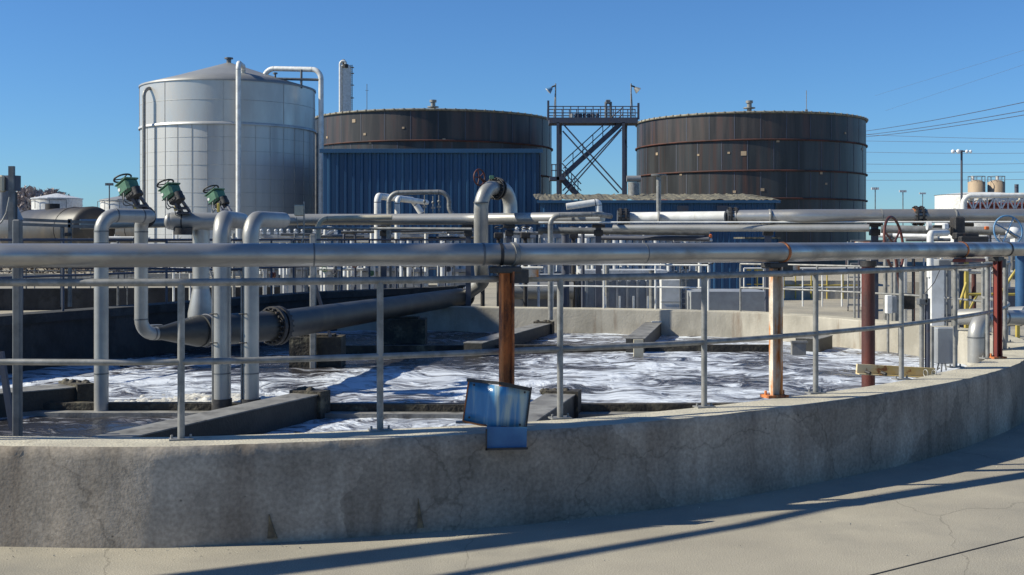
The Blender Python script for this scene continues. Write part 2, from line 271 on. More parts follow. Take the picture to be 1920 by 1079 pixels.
    def lathe(s, c, prof, seg=48, smooth=True, a0=0, a1=2 * math.pi):
        c = Vector(c); full = abs(a1 - a0 - 2 * math.pi) < 1e-6; ns = seg if full else seg + 1
        vs = [c + V(r * math.cos(a0 + (a1 - a0) * k / seg), r * math.sin(a0 + (a1 - a0) * k / seg), z) for r, z in prof for k in range(ns)]
        fs = [(i * ns + k, i * ns + (k + 1) % ns, (i + 1) * ns + (k + 1) % ns, (i + 1) * ns + k) for i in range(len(prof) - 1) for k in range(seg)]
        return s.add(vs, fs, smooth)
    def flange(s, c, ax, r, t, bolts=12, gap=.0):          # a pair of bolted discs
        c = Vector(c); ax = Vector(ax).normalized(); u, v = frame_of(ax)
        for q in (-1, 1):
            s.cyl(c + ax * (q * (gap / 2)), c + ax * (q * (gap / 2 + t)), r, seg=28)
        for k in range(bolts):
            a = 2 * math.pi * k / bolts; o = (u * math.cos(a) + v * math.sin(a)) * r * .86
            s.cyl(c + o - ax * (gap / 2 + t * 2), c + o + ax * (gap / 2 + t * 2), r * .06, seg=6)
        return s
    def sphere(s, c, r, seg=12, sc=(1, 1, 1)):
        n = seg // 2; vs = []; c = Vector(c)
        for i in range(n + 1):
            t = math.pi * i / n
            for j in range(seg): a = 2 * math.pi * j / seg; vs.append(c + V(r * sc[0] * math.sin(t) * math.cos(a), r * sc[1] * math.sin(t) * math.sin(a), r * sc[2] * math.cos(t)))
        return s.add(vs, [(i * seg + j, (i + 1) * seg + j, (i + 1) * seg + (j + 1) % seg, i * seg + (j + 1) % seg) for i in range(n) for j in range(seg)], True)
    def build(s, name, mat, parent=None, label=None, cat=None, group=None, kind=None, rot=None):
        if parent is not None: off = parent.location.copy()
        elif kind: off = V(0, 0, 0)
        else:
            off = V(sum(p.x for p in s.v) / len(s.v), sum(p.y for p in s.v) / len(s.v), min(p.z for p in s.v))
        me = bpy.data.meshes.new(name); me.from_pydata([tuple(p - off) for p in s.v], [], s.f)
        me.polygons.foreach_set('use_smooth', s.sm); me.materials.append(MT[mat] if isinstance(mat, str) else mat); me.validate(); me.update()
        o = bpy.data.objects.new(name, me); COL.objects.link(o)
        if parent is not None: o.parent = parent
        else: o.location = off
        return tag(o, label, cat, group, kind)
def tag(o, label=None, cat=None, group=None, kind=None):
    if label: o['label'] = label
    if cat: o['category'] = cat
    if group: o['group'] = group
    if kind: o['kind'] = kind
    return o
def T(name, label, cat, loc, group=None):
    o = bpy.data.objects.new(name, None); COL.objects.link(o); o.location = Vector(loc); o.empty_display_size = .2
    bpy.context.view_layer.update()
    return tag(o, label, cat, group)
def copy_tree(o, parent=None):
    c = o.copy(); COL.objects.link(c)
    if parent: c.parent = parent
    for ch in [x for x in bpy.data.objects if x.parent == o and x != c]: copy_tree(ch, c)
    return c
def lift(p, z): return V(p[0], p[1], z)
# ------------------------------------------------------------------ the ground and the basin
MB().add([(-700, -40, -.01), (700, -40, -.01), (700, 900, -.01), (-700, 900, -.01)], [(0, 1, 2, 3)]).build('ground', 'dirt', kind='structure')
# outer foot of the near wall, surveyed; then round the basin
OUT = [(-6.0, 8.0), (-4.6, 7.95), (-3.4, 7.9), (-2.67, 7.86), (-2.14, 7.89), (-1.13, 8.12), (-.04, 8.46), (.79, 8.84), (1.47, 9.22), (2.24, 9.75), (3.15, 10.46), (3.92, 11.15), (4.6, 11.9), (5.5, 13.05), (6.35, 14.6), (7.0, 16.4), (7.1, 17.9), (6.75, 19.5), (6.3, 20.4), (5.7, 21.5), (4.6, 22.9), (3.1, 23.6), (1.5, 24.1), (-.3, 24.5), (-2.5, 24.9), (-4.6, 24.3), (-6.9, 20.9), (-8.1, 16.5), (-8.2, 12.3), (-7.6, 9.2)]
ring = spline([(x, y, 0) for x, y in OUT], 8, True)
n = len(ring)
def offs(pts, t):
    o = []
    for i, p in enumerate(pts):
        a = pts[i - 1]; b = pts[(i + 1) % len(pts)]; d = (b - a).normalized(); o.append(p + V(-d.y, d.x, 0) * t)
    return o
TH = .42; ZT = .66; ZW = .17
inner = offs(ring, TH)
# pavement with a hole for the basin: a fan from the ring outwards
outer_far = []
cx = V(-.6, 16, 0)
for p in ring:
    d = (p - cx).normalized(); outer_far.append(cx + d * 75)
vs = [p + V(0, 0, .0) for p in offs(ring, .05)] + outer_far
MB().add(vs, [(i, (i + 1) % n, n + (i + 1) % n, n + i) for i in range(n)]).build('pavement', 'pave', kind='structure')
jt = MB()
jt.beam((1.0, 6.4, .001), (3.43, 8.12, .001), .009, .008).beam((3.43, 8.12, .001), (7.4, 10.93, .001), .009, .008)
jt.build('pavement_joint', 'darkconc', kind='structure')
# wall
def rough(p, amp, sc): return amp * noise.noise(Vector(p) * sc)
bw = T('basin_wall', 'curved grey concrete wall around the foaming basin', 'wall', (-.6, 16, 0))
faces = MB()
lv = [-.3, 0, .1, .2, .3, .4, .5, .58, .635, .66]
dense = []
for i in range(n):
    a, b = ring[i], ring[(i + 1) % n]; k = 3 if a.y < 15 else 1
    for q in range(k): dense.append(a.lerp(b, q / k))
m = len(dense); dn = offs(dense, 1.0)
nv = []
for z in lv:
    for i, p in enumerate(dense):
        nn = (dn[i] - p); e = .008 * noise.noise(V(p.x * 1.3, p.y * 1.3, z * 2)) + .003 * noise.noise(V(p.x * 7, p.y * 7, z * 7))
        ins = .0 if z < .63 else (.006 if z < .65 else .022)
        if z > .6: e += .018 * noise.noise(V(p.x * 9, p.y * 9, 3))
        nv.append(V(p.x, p.y, z) + nn * (ins + e))
faces.add(nv, [(j * m + i, j * m + (i + 1) % m, (j + 1) * m + (i + 1) % m, (j + 1) * m + i) for j in range(len(lv) - 1) for i in range(m)], True)
faces.build('outer_face', 'conc', bw)
top = MB(); tv = []
for k in range(5):
    for i, p in enumerate(dense):
        nn = dn[i] - p; t = .022 + (TH - .03) * k / 4
        e = .008 * noise.noise(V(p.x * 1.3, p.y * 1.3, .66 * 2)) + .003 * noise.noise(V(p.x * 7, p.y * 7, .66 * 7)) + .018 * noise.noise(V(p.x * 9, p.y * 9, 3)) if k == 0 else 0
        tv.append(V(p.x, p.y, ZT + (0 if k in (0, 4) else .004 * noise.noise(p * 5))) + nn * (t + e))
top.add(tv, [(j * m + i, j * m + (i + 1) % m, (j + 1) * m + (i + 1) % m, (j + 1) * m + i) for j in range(4) for i in range(m)], True)
top.build('wall_top', 'conctop', bw)
inn = MB(); iv = []
for z in (ZT, ZT - .02, .3, -.4):
    for i, p in enumerate(dense):
        nn = dn[i] - p; iv.append(V(p.x, p.y, z) + nn * (TH - .008 if z == ZT else TH))
inn.add(iv, [(j * m + i, j * m + (i + 1) % m, (j + 1) * m + (i + 1) % m, (j + 1) * m + i) for j in range(3) for i in range(m)])
inn.build('inner_face', 'concin', bw)
# spalled cracks of the near face: shallow wedges with brown stain
for (px, y0, y1, wd) in ((505, 965, 1010, 14), (785, 935, 990, 9)):
    g = MB(); d = 7.98 if px < 600 else 8.24
    pts = [P(px - 1, y0, d), P(px + wd * .45, (y0 + y1) / 2, d), P(px + wd, y1, d), P(px - wd * .3, y1, d), P(px - 2, (y0 * .4 + y1 * .6), d)]
    g.add([p + V(0, -.001, 0) for p in pts] + [p + V(0, .12, 0) for p in pts], [(0, 1, 2, 3, 4)] + [(i, 5 + i, 5 + (i + 1) % 5, (i + 1) % 5) for i in range(5)])
    g.build('crack_patch', M('stain', (.2, .155, .09), (.1, .08, .055), scale=20, rough=.95), bw)

# water
g = MB(); st = .075; poly = [(p.x, p.y) for p in offs(ring, TH - .1)]
def inside(x, y):
    c = False; j = len(poly) - 1
    for i in range(len(poly)):
        xi, yi = poly[i]; xj, yj = poly[j]
        if (yi > y) != (yj > y) and x < (xj - xi) * (y - yi) / (yj - yi) + xi: c = not c
        j = i
    return c
nx = int(16 / st); ny = int(18 / st); idx = {}
rows = []
for j in range(ny + 1):
    y = 7.6 + j * st; xs = []
    jj = len(poly) - 1
    for i in range(len(poly)):
        xi, yi = poly[i]; xj, yj = poly[jj]
        if (yi > y) != (yj > y): xs.append((xj - xi) * (y - yi) / (yj - yi) + xi)
        jj = i
    rows.append(sorted(xs))
def wz(x, y):
    h = .022 * noise.noise(V(x * .9, y * .9, 1)) + .016 * noise.noise(V(x * 2.3, y * 2.3, 4)) + .009 * noise.noise(V(x * 6, y * 6, 9))
    for cx_, cy_, a, s in ((2.3, 13.9, .05, 1.0), (.6, 14.6, .045, .9), (-1.6, 16.3, .04, 1.0), (-4.6, 14.4, .07, .5), (3.9, 15.6, .05, 1.1)):
        rr = math.hypot(x - cx_, y - cy_); h += a * math.exp(-(rr / s) ** 2) + .012 * math.cos(rr * 7) * math.exp(-(rr / (2 * s)) ** 2)
    return ZW + h
vs = []; fs = []
for j, xs in enumerate(rows):
    if len(xs) < 2: continue
    y = 7.6 + j * st
    for i in range(nx + 1):
        x = -8.2 + i * st
        if xs[0] <= x <= xs[-1]:
            idx[(i, j)] = len(vs); vs.append(V(x, y, wz(x, y)))
for (i, j) in list(idx):
    q = [(i, j), (i + 1, j), (i + 1, j + 1), (i, j + 1)]
    if all(k in idx for k in q): fs.append([idx[k] for k in q])
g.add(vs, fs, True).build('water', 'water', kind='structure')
# heap of thick foam on the left
for (x0, y0, x1, y1, hh) in ((-5.6, 12.9, -1.8, 14.8, .05),):
    g = MB(); k1 = 150; k2 = 90; vv = []
    for j in range(k2 + 1):
        for i in range(k1 + 1):
            u = i / k1; v = j / k2; x = x0 + (x1 - x0) * u; y = y0 + (y1 - y0) * v
            e = max(0, 1 - ((u - .5) ** 2 + (v - .5) ** 2) * 4)
            q = V(x, y, 0); b1 = abs(noise.noise(q * 5)) + .7 * abs(noise.noise(q * 13 + V(3, 1, 0))) + .5 * abs(noise.noise(q * 30))
            vv.append(V(x, y, ZW - .06 + e * (.05 + hh * b1 * 1.3)))
    g.add(vv, [(j * (k1 + 1) + i, j * (k1 + 1) + i + 1, (j + 1) * (k1 + 1) + i + 1, (j + 1) * (k1 + 1) + i) for j in range(k2) for i in range(k1)], True)
    g.build('foam', M('foam', (.6, .6, .58), (.42, .4, .36), scale=9, rough=.85, bump=.6, bscale=30), kind='stuff')

# taller dark wall behind, on the left
def seg_wall(name, label, pts, t, z0, z1, mat, cat='wall', cope=0, copem=None):
    th = T(name, label, cat, (pts[0][0], pts[0][1], 0)); b = MB(); c = MB()
    pv = [V(x, y, 0) for x, y in pts]; o = []
    for i in range(len(pv)):
        a = pv[max(i - 1, 0)]; e = pv[min(i + 1, len(pv) - 1)]; d = (e - a).normalized(); o.append(pv[i] + V(-d.y, d.x, 0) * t)
    k = len(pv)
    for mb, za, zb, ex in ((b, z0, z1 - cope, 0), (c, z1 - cope, z1, .04)):
        if zb <= za + 1e-6: continue
        A = [p + (p - q).normalized() * ex for p, q in zip(pv, o)]; B = [q + (q - p).normalized() * ex for p, q in zip(pv, o)]
        vv = [lift(p, z) for z in (za, zb) for p in A] + [lift(p, z) for z in (za, zb) for p in B]
        f = []
        for i in range(k - 1):
            f += [(i, i + 1, k + i + 1, k + i), (2 * k + i + 1, 2 * k + i, 3 * k + i, 3 * k + i + 1), (k + i, k + i + 1, 3 * k + i + 1, 3 * k + i), (i + 1, i, 2 * k + i, 2 * k + i + 1)]
        f += [(0, k, 3 * k, 2 * k), (k - 1, 2 * k + k - 1, 3 * k + k - 1, k + k - 1)]
        mb.add(vv, f)
    b.build('wall_body', mat, th)
    if cope: c.build('coping', copem or mat, th)
    return th
TW = [(-8.3, 13.2), (-6.95, 16.7), (-6.05, 18.7), (-3.9, 24.0), (-1.0, 27.4)]
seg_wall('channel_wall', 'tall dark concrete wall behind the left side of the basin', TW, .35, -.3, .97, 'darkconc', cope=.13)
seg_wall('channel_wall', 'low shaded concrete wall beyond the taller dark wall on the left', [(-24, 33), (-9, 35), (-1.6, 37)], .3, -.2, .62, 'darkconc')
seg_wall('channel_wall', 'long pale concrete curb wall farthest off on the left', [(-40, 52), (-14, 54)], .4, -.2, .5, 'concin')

# baffles and arms in the water
def baffle(label, pts, h, lip=False):
    th = T('baffle', label, 'baffle', (pts[0][0], pts[0][1], ZW))
    b = MB(); 
    for a, c in zip(pts[:-1], pts[1:]): b.beam(V(a[0], a[1], ZW + h / 2 - .15), V(c[0], c[1], ZW + h / 2 - .15), .12, h + .3)
    b.build('weir_plate', 'slimeshade', th)
    if lip:
        b = MB()
        for a, c in zip(pts[:-1], pts[1:]): b.beam(V(a[0], a[1] - .16, ZW - .08), V(c[0], c[1] - .16, ZW - .08), .17, .25)
        b.build('ledge', 'arm', th)
baffle('long slimy weir baffle nearest the front wall, with a ledge', [(-6.7, 12.8), (-3.5, 12.75), (-.2, 12.65), (3.9, 12.75)], .12, True)
baffle('long dark weir baffle across the far side of the water', [(-3.6, 19.6), (-.2, 19.75), (4.4, 19.8)], .12)
def arm(label, a, b, w_, top, h=.26, end=True):
    th = T('support_arm', label, 'beam', (a[0], a[1], ZW))
    A = V(a[0], a[1], top - h / 2); B = V(b[0], b[1], top - h / 2); d = (B - A).normalized(); sd = V(d.y, -d.x, 0)
    MB().beam(A, B, w_, h).build('beam', 'armshade', th); MB().beam(A + V(0, 0, h / 2 + .006), B + V(0, 0, h / 2 + .006), w_ + .02, .012).build('lit_top', 'arm', th)  # thin pale strip paints the sunlit top above the shade-dark sides
    if end:
        e = MB(); e.boxm(Matrix.Translation(B + d * .1 + V(0, 0, -.1)) @ Matrix.Rotation(math.atan2(d.y, d.x), 4, 'Z'), .2, w_ * 1.25, h + .28)
        for k in range(7): e.sphere(B + d * .1 + sd * random.uniform(-.15, .15) * 1.0 + V(random.uniform(-.08, .08), 0, h / 2 + .02), random.uniform(.03, .06), 8)
        e.build('end_block', 'slimeshade', th)
    return th
arm('wide grey beam reaching from the left front wall to the near baffle', (-3.55, 9.0), (-2.15, 12.45), .3, .41)
arm('short grey beam behind the blue guard plate', (-.12, 9.9), (.5, 12.45), .3, .41)
arm('grey beam in the far water, pointing at the white bracket on the far wall', (2.0, 19.5), (2.75, 23.3), .3, .41, end=False)
arm('grey beam in the far water just right of the rusty post', (-.62, 19.0), (.6, 23.4), .3, .38, .24)
arm('dark-sided beam with a slimy end at the left edge of the water', (-7.2, 10.9), (-4.85, 13.1), .4, .42, .3)
arm('short dark block beam in the far water left of the thick red post', (4.9, 19.9), (5.3, 20.6), .4, .38, .3, end=False)
MB().box(P(1233, 607, 23.25), (.24, .04, .09)).box(P(1233, 612, 23.2), (.05, .1, .08)).build('wall_bracket', 'white', label='small white bracket on the far basin wall', cat='bracket')
MB().box(P(1197, 655, 18.9), (.15, .08, .3)).build('scum_board', 'cream', label='small yellowish board standing in the far water', cat='board')
MB().box(P(1497, 655, 19.2), (.22, .1, .22)).box(P(1497,655,19.2)+V(0,-.03,.12),(.26,.1,.03)).build('scum_board', 'arm', label='small grey board in the water left of the thick red post', cat='board')

# ------------------------------------------------------------------ front railing
pb = [(-5.2, 8.25), (-3.6, 8.16), (-2.25, 8.16), (-.94, 8.55), (.366, 9.13), (1.56, 9.74), (2.69, 10.63), (3.79, 11.68), (4.72, 12.78), (5.45, 13.75), (6.08, 14.8), (6.55, 15.9), (6.75, 17.2)]
rl = T('handrail', 'galvanised two-rail handrail along the front basin wall', 'railing', (pb[2][0], pb[2][1], ZT))
path = spline([(x, y, 0) for x, y in pb], 8)
MB().tube([lift(p, ZT + 1.07) for p in path], .026, 12).build('top_rail', 'galv', rl)
MB().tube([lift(p, ZT + .53) for p in path], .022, 12).build('middle_rail', 'galv', rl)
for x, y in pb:
    p = V(x, y, ZT)
    MB().cyl(p, p + V(0, 0, 1.06), .024, seg=14).build('post', 'galv', rl)
    b = MB().box(p + V(0, 0, .006), (.16, .1, .012), rz=.3)
    for sx in (-.06, .06): b.cyl(p + V(sx, sx * .3, .01), p + V(sx, sx * .3, .035), .009, seg=6)
    b.build('base_plate', 'galv', rl)

# front pipe
ZP = 1.912; RP = .083
fp = T('header_pipe', 'long grey steel pipe running over the handrail on rusty posts', 'pipe', (-.05, 8.95, ZP))
pp = [(-6.5, 8.35), (-3.45, 8.1), (-.05, 8.93), (2.3, 10.35), (5.0, 13.1), (5.8, 14.0), (7.2, 15.2), (9, 16.4)]
MB().tube([V(x, y, ZP) for x, y in pp], RP, 28, bend=.5).build('pipe_run', 'pipe', fp)
def on_pipe(px):                                           # point of the pipe run seen at this photo column
    k = (px - 960) / F
    for a, b in zip(pp[:-1], pp[1:]):
        fa = a[0] - k * a[1]; fb = b[0] - k * b[1]
        if fa <= 0 <= fb:
            t = fa / (fa - fb); return V(a[0] + (b[0] - a[0]) * t, a[1] + (b[1] - a[1]) * t, ZP), V(b[0] - a[0], b[1] - a[1], 0).normalized()
for px, nm, mt, e, t in ((588, 'weld_seam', 'oldsteel', .002, .006), (905, 'weld_seam', 'oldsteel', .003, .008), (938, 'weld_seam', 'black', .003, .012), (961, 'clamp', 'galv', .008, .02), (1206, 'weld_seam', 'oldsteel', .0015, .005), (1466, 'clamp', 'rust', .006, .016), (1802, 'clamp', 'rust', .006, .016), (1886, 'clamp', 'black', .005, .02)):
    c, d = on_pipe(px); MB().cyl(c - d * t, c + d * t, RP + e, seg=28).build(nm, mt, fp)
def prop(label, px, d, w_, mat, base=True, z0=ZT):
    c, dr = on_pipe(px); c = V((px - 960) / F * d, d, 0)
    th = T('pipe_support', label, 'post', lift(c, z0), None)
    b = MB(); h = w_ / 2                                   # a rolled channel: web and two flanges
    b.box(lift(c, (z0 + ZP - RP - .04) / 2), (w_, .014, ZP - RP - .04 - z0), rz=.35)
    for s_ in (-1, 1):
        b.box(lift(c, (z0 + ZP - RP - .04) / 2) + V(s_ * (h - .007) * math.cos(.35), s_ * (h - .007) * math.sin(.35), 0) + V(math.sin(.35), -math.cos(.35), 0) * .03, (.014, .05, ZP - RP - .045 - z0), rz=.35)
    b.build('column', mat, th)
    if base:
        b = MB().box(lift(c, z0 + .012), (w_ + .1, .14, .024), rz=.35)
        for sx in (-1, 1): b.cyl(lift(c, z0) + V(sx * (h + .03), sx * .02, .02), lift(c, z0) + V(sx * (h + .03), sx * .02, .06), .012, seg=6)
        b.build('base_plate', 'rust', th)
    b = MB().bbox(lift(c, ZP - RP - .03), (w_ + .12, .12, .05), .01, rz=math.atan2(dr.y, dr.x)).box(lift(c, ZP - RP - .08) + dr * .1, (.14, .1, .1), rz=math.atan2(dr.y, dr.x))
    b.build('saddle', 'black', th)
    MB().box(lift(c, ZP - RP - .06) + dr * .22, (.1, .06, .055), rz=math.atan2(dr.y, dr.x)).build('saddle_bracket', 'rustwhite', th)
prop('rust-brown steel channel post rising behind the blue guard plate', 948, 8.86, .1, 'rust', False)
prop('white and orange rusted channel post, bolted to the wall top', 1452, 10.36, .1, 'rustwhite')
prop('red painted post under the pipe at the far right', 1868, 13.75, .08, 'redpaint')
c, d = on_pipe(1800)
MB().bbox(c + V(.1, 0, -RP - .03), (.52, .14, .035), .005, rz=.8).build('pipe_cradle', 'redpaint', label='flat dark red cradle plate under the pipe at the right', cat='cradle')
g = T('pipe_column', 'thick dark red-brown round column standing in the water', 'column', lift(P(1628, 700, 12.6), -.2))
q = P(1628, 600, 12.6)
MB().cyl(lift(q, -.2), lift(q, 1.74), .069, seg=24).build('shaft', 'redbrown', g)
MB().cyl(lift(q, 1.74), lift(q, 1.80), .085, seg=24).build('cap', 'black', g)

# blue guard plate
d0 = 8.5
gp = T('guard_plate', 'curved sky-blue metal guard plate with rusty edges, tilted on the wall top', 'guard', P(930, 800, d0))
def bent(px0, px1, yl0, yl1, yr0, yr1, d, sag, t=.006, n=20):
    m_ = MB(); F_ = []; Bk = []
    for i in range(n + 1):
        u = i / n; px = px0 + (px1 - px0) * u
        bulge = sag * math.sin(math.pi * u) + .03 * math.sin(math.pi * 3 * u) * (sag != 0)
        for k in range(5):
            v = k / 4; y = (yl0 + (yr0 - yl0) * u) * (1 - v) + (yl1 + (yr1 - yl1) * u) * v
            p = P(px - 11 * v, y, d); F_.append(p + V(0, bulge, 0)); Bk.append(p + V(0, bulge + t, 0))
    o = len(F_); f = []
    for i in range(n):
        for k in range(4):
            a = i * 5 + k; f += [(a, a + 1, a + 6, a + 5), (o + a, o + a + 5, o + a + 6, o + a + 1)]
        f += [(i * 5, i * 5 + 5, o + i * 5 + 5, o + i * 5), (i * 5 + 4, o + i * 5 + 4, o + i * 5 + 9, i * 5 + 9)]
    for k in range(4): f += [(k, o + k, o + k + 1, k + 1), (n * 5 + k, n * 5 + k + 1, o + n * 5 + k + 1, o + n * 5 + k)]
    return m_.add(F_ + Bk, f, True)
bent(879, 995, 713, 790, 729, 806, d0, -.09).build('curved_plate', 'bluepaint', gp)
MB().beam(P(876, 713, d0 - .01), P(937, 719, d0 - .11), .02, .02).beam(P(937, 719, d0 - .11), P(996, 731, d0 - .01), .02, .025).beam(P(996, 726, d0), P(986, 806, d0 - .01), .014, .012).build('rim', 'black', gp)
MB().tube([P(868, 790, d0), P(900, 797, d0 - .09), P(930, 800, d0 - .1), P(960, 803, d0 - .08), P(985, 807, d0)], .007, 6).tube([P(879, 713, d0), P(868, 790, d0)], .006, 6).build('rolled_edge', 'rust', gp)
for px, y in ((889, 722), (984, 736), (880, 783), (975, 797)): MB().cyl(P(px, y, d0 - .03), P(px, y, d0 - .055), .009, seg=6).build('bolt', 'black', gp)
MB().box(P(950, 821, 8.36), (.28, .012, .15), ry=.02).build('lower_plate', M('bluelow', (.02, .1, .24), (.035, .14, .3), rough=.5, scale=4), gp)
MB().beam(P(912, 805, 8.33), P(912, 845, 8.33), .012, .012).beam(P(910, 843, 8.33), P(990, 841, 8.33), .012, .014).build('lower_rim', 'black', gp)
MB().box(P(872, 792, 8.52), (.13, .06, .012)).box(P(885, 788, 8.52), (.04, .04, .03)).build('foot_bracket', 'oldsteel', gp)

# loose bracket beam on the wall at right
a_ = P(1606, 692, 12.0); b_ = P(1752, 700, 12.15)
br = T('bracket_beam', 'yellowish rusted bracket beam lying across the wall top at right', 'beam', b_)
MB().beam(a_, b_, .03, .1).beam(a_ + V(0, -.04, -.045), b_ + V(0, -.04, -.045), .07, .01).build('channel', M('cy', (.62, .43, .15), (.6, .5, .32), scale=3, rough=.7, c3=(.3, .12, .04), s3=8, lo3=.58, hi3=.64), br)
for t_ in (.1, .3): MB().cyl(a_.lerp(b_, t_) + V(0, -.05, -.02), a_.lerp(b_, t_) + V(.03, -.1, -.03), .018, seg=8).build('bolt', 'black', br)
for t_ in (.86, .97): MB().torus(a_.lerp(b_, t_) + V(0, -.06, .0), (1, .3, 0), .035, .006).build('u_bolt', 'galv', br)

# grit and crumbs of concrete lying on the pavement, thickest along the foot of the wall
g = MB(); rg = random.Random(11); nr = len(ring)
for k in range(900):
    i = rg.randrange(nr); q = ring[i].lerp(ring[(i + 1) % nr], rg.random())
    if q.y > 15: continue
    a = ring[i - 1]; b_ = ring[(i + 1) % nr]; dd_ = (b_ - a).normalized(); c = q + V(dd_.y, -dd_.x, 0) * (.02 + abs(rg.gauss(0, .12 if k % 3 else 1.0)))
    r = rg.uniform(.003, .009); g.add([c + V(rg.uniform(-1, 1) * r, rg.uniform(-1, 1) * r, rg.random() * r) for _ in range(3)] + [c + V(0, 0, r * 1.4)], [(0, 1, 3), (1, 2, 3), (2, 0, 3)])
g.build('grit', 'conctop', label='loose grit along the foot of the basin wall', kind='stuff')
# ------------------------------------------------------------------ aeration pipes on the left
def pipe_thing(label, pts, r, mat='pipe2', bend=.12, cat='pipe', name='process_pipe', group=None, seg=18, welds=True):
    th = T(name, label, cat, pts[-1] if pts[-1].z < pts[0].z else pts[0], group)
    MB().tube(pts, r, seg, bend=bend).build('pipe_run', mat, th)
    if welds and bend and r > .045:
        b = MB(); P_ = [Vector(p) for p in pts]
        for i in range(1, len(P_) - 1):
            for q in (P_[i - 1], P_[i + 1]):
                d = q - P_[i]; t_ = min(bend / max(.3, math.tan((P_[i - 1] - P_[i]).angle(P_[i + 1] - P_[i]) / 2)), d.length * .5)
                c = P_[i] + d.normalized() * t_; b.cyl(c - d.normalized() * .008, c + d.normalized() * .008, r * 1.03, seg=seg)
        if b.v: b.build('weld_seam', 'oldsteel', th)
    return th
zt = 2.28
h0 = P(352, 622, 13.9); h1 = P(420, 618, 14.3); h2 = P(516, 611, 15.0); h3 = P(868, 556, 26.2)
A = P(190, 600, 12.7)
FD = (h1 - h0).normalized(); FT = h0 - FD * .62
pa = pipe_thing('slim grey riser pipe bending over at the top, leftmost of those in the water', [lift(A, -.1), lift(A, zt), V(-3.95, 13.2, zt), lift(FT, zt), FT, h0 - FD * .3], .075, bend=.17)
MB().flange(lift(P(270, 410, 13.6), zt), (P(292, 415, 14.1) - V(-3.95, 13.2, 0)) * 1.0 * 1 - V(0, 0, P(292, 415, 14.1).z), .13, .03, 10, .05).build('flange', 'black', pa)
for zz in (1.98, .6): MB().cyl(lift(A, zz), lift(A, zz + .012), .078, seg=18).build('weld_seam', 'oldsteel', pa)
q = P(292, 560, 14.2); MB().cyl(lift(q, 1.0), lift(q, 1.015), .079, seg=18).build('weld_seam', 'oldsteel', pa)
# big submerged-level header
bh = T('air_main', 'very wide grey pipe, coloured as in shade, lying low over the water, receding from the left', 'pipe', h1)
dd = (h1 - h0).normalized(); MB().tube([h0 - dd * .42, h0 - dd * .35, h0 + dd * .13, h0 + dd * .16], [.078, .08, .183, .185], 28).build('reducer', 'shadepipe', bh)
MB().tube([h0 + V(.12, .1, 0), h1, h2, h3], .185, 30, bend=.9).build('pipe_run', 'shadepipe', bh)
dd = (h2 - h1).normalized()
for t_ in (.02, .22, .4): MB().torus(h0.lerp(h1, t_ + .2) + V(.1, .08, 0), dd, .187, .012).build('weld_seam', 'darksteel', bh)
MB().flange(h2, dd, .245, .05, 20, .03).build('flange', 'black', bh)
MB().flange(h3, (h3 - h2), .25, .06, 18, .03).build('flange', 'black', bh)
for x_, y_, d_ in ((596, 655, 17.6), (760, 612, 21.5)):
    q = P(x_, y_, d_); MB().box(lift(q, .38), (.75, .5, .46)).box(lift(q, .62), (.5, .3, .04)).build('pier_block', 'slimeshade', bh)
# vertical drop with cone from the tee
tx = P(377, 500, 14.4)
tee = T('drop_pipe', 'grey pipe with a blind left end and a cone at its foot', 'pipe', lift(tx, 1.1))
zb = 2.24
MB().tube([lift(P(316, 415, 14.2), zb), lift(P(322, 415, 14.2), zb), lift(P(440, 415, 14.5), zb)], [.085, .105, .105], 24).build('header', 'pipe2', tee)
MB().sphere(lift(P(318, 415, 14.2), zb), .1, 20, (.6, 1, 1)).build('blind_end', 'pipe2', tee)
MB().cyl(lift(tx, zb), lift(tx, 1.42), .1, seg=24).build('drop', 'pipe2', tee)
MB().tube([lift(tx, 1.43), lift(tx, 1.14), lift(tx, 1.05)], [.1, .155, .155], 24).build('cone', 'pipe2', tee)
MB().torus(lift(P(343, 415, 14.25), zb), (1, .05, 0), .107, .008).build('weld_seam', 'black', tee)
MB().cyl(lift(P(343, 415, 14.2), zb - .16), lift(P(343, 415, 14.2), zb - .08), .11, seg=20).build('valve_flange', 'black', tee)
for px, lab, x2, d2 in ((416, 'wide grey riser pipe with a black foot, left one of the tall pair', 452, 13.9), (470, 'wide grey riser pipe with a black foot, right one of the tall pair', 531, 13.4)):
    q = P(px, 600, 12.55); e = lift(P(x2, 415, d2), zb)
    th = T('riser_pipe', lab, 'pipe', lift(q, .1), 'tall riser pipes with black feet')
    MB().tube([lift(q, .1), lift(q, zb), e], .093 if px < 440 else .086, 24, bend=.2).build('pipe_run', 'pipe2', th)
    MB().cyl(lift(q, .1), lift(q, .36), .105, seg=24).build('foot_sleeve', 'black', th)
    for z in (1.93, .62): MB().cyl(lift(q, z), lift(q, z + .012), .096 if px < 440 else .089, seg=24).build('weld_seam', 'oldsteel', th)
    s0 = lift(P(px - 17, 600, 12.5), .3); MB().tube([s0, lift(s0, 1.62), lift(s0, 1.7) + V(-.03, 0, 0)], .011, 8).build('sampling_tube', 'galv', th)
    MB().torus(lift(q, 1.25) + V(-.06, -.05, 0), (0, 0, 1), .05, .006, 16, 6).torus(lift(q, .95) + V(-.06, -.05, 0), (0, 0, 1), .05, .006, 16, 6).build('tube_clip', 'black', th)
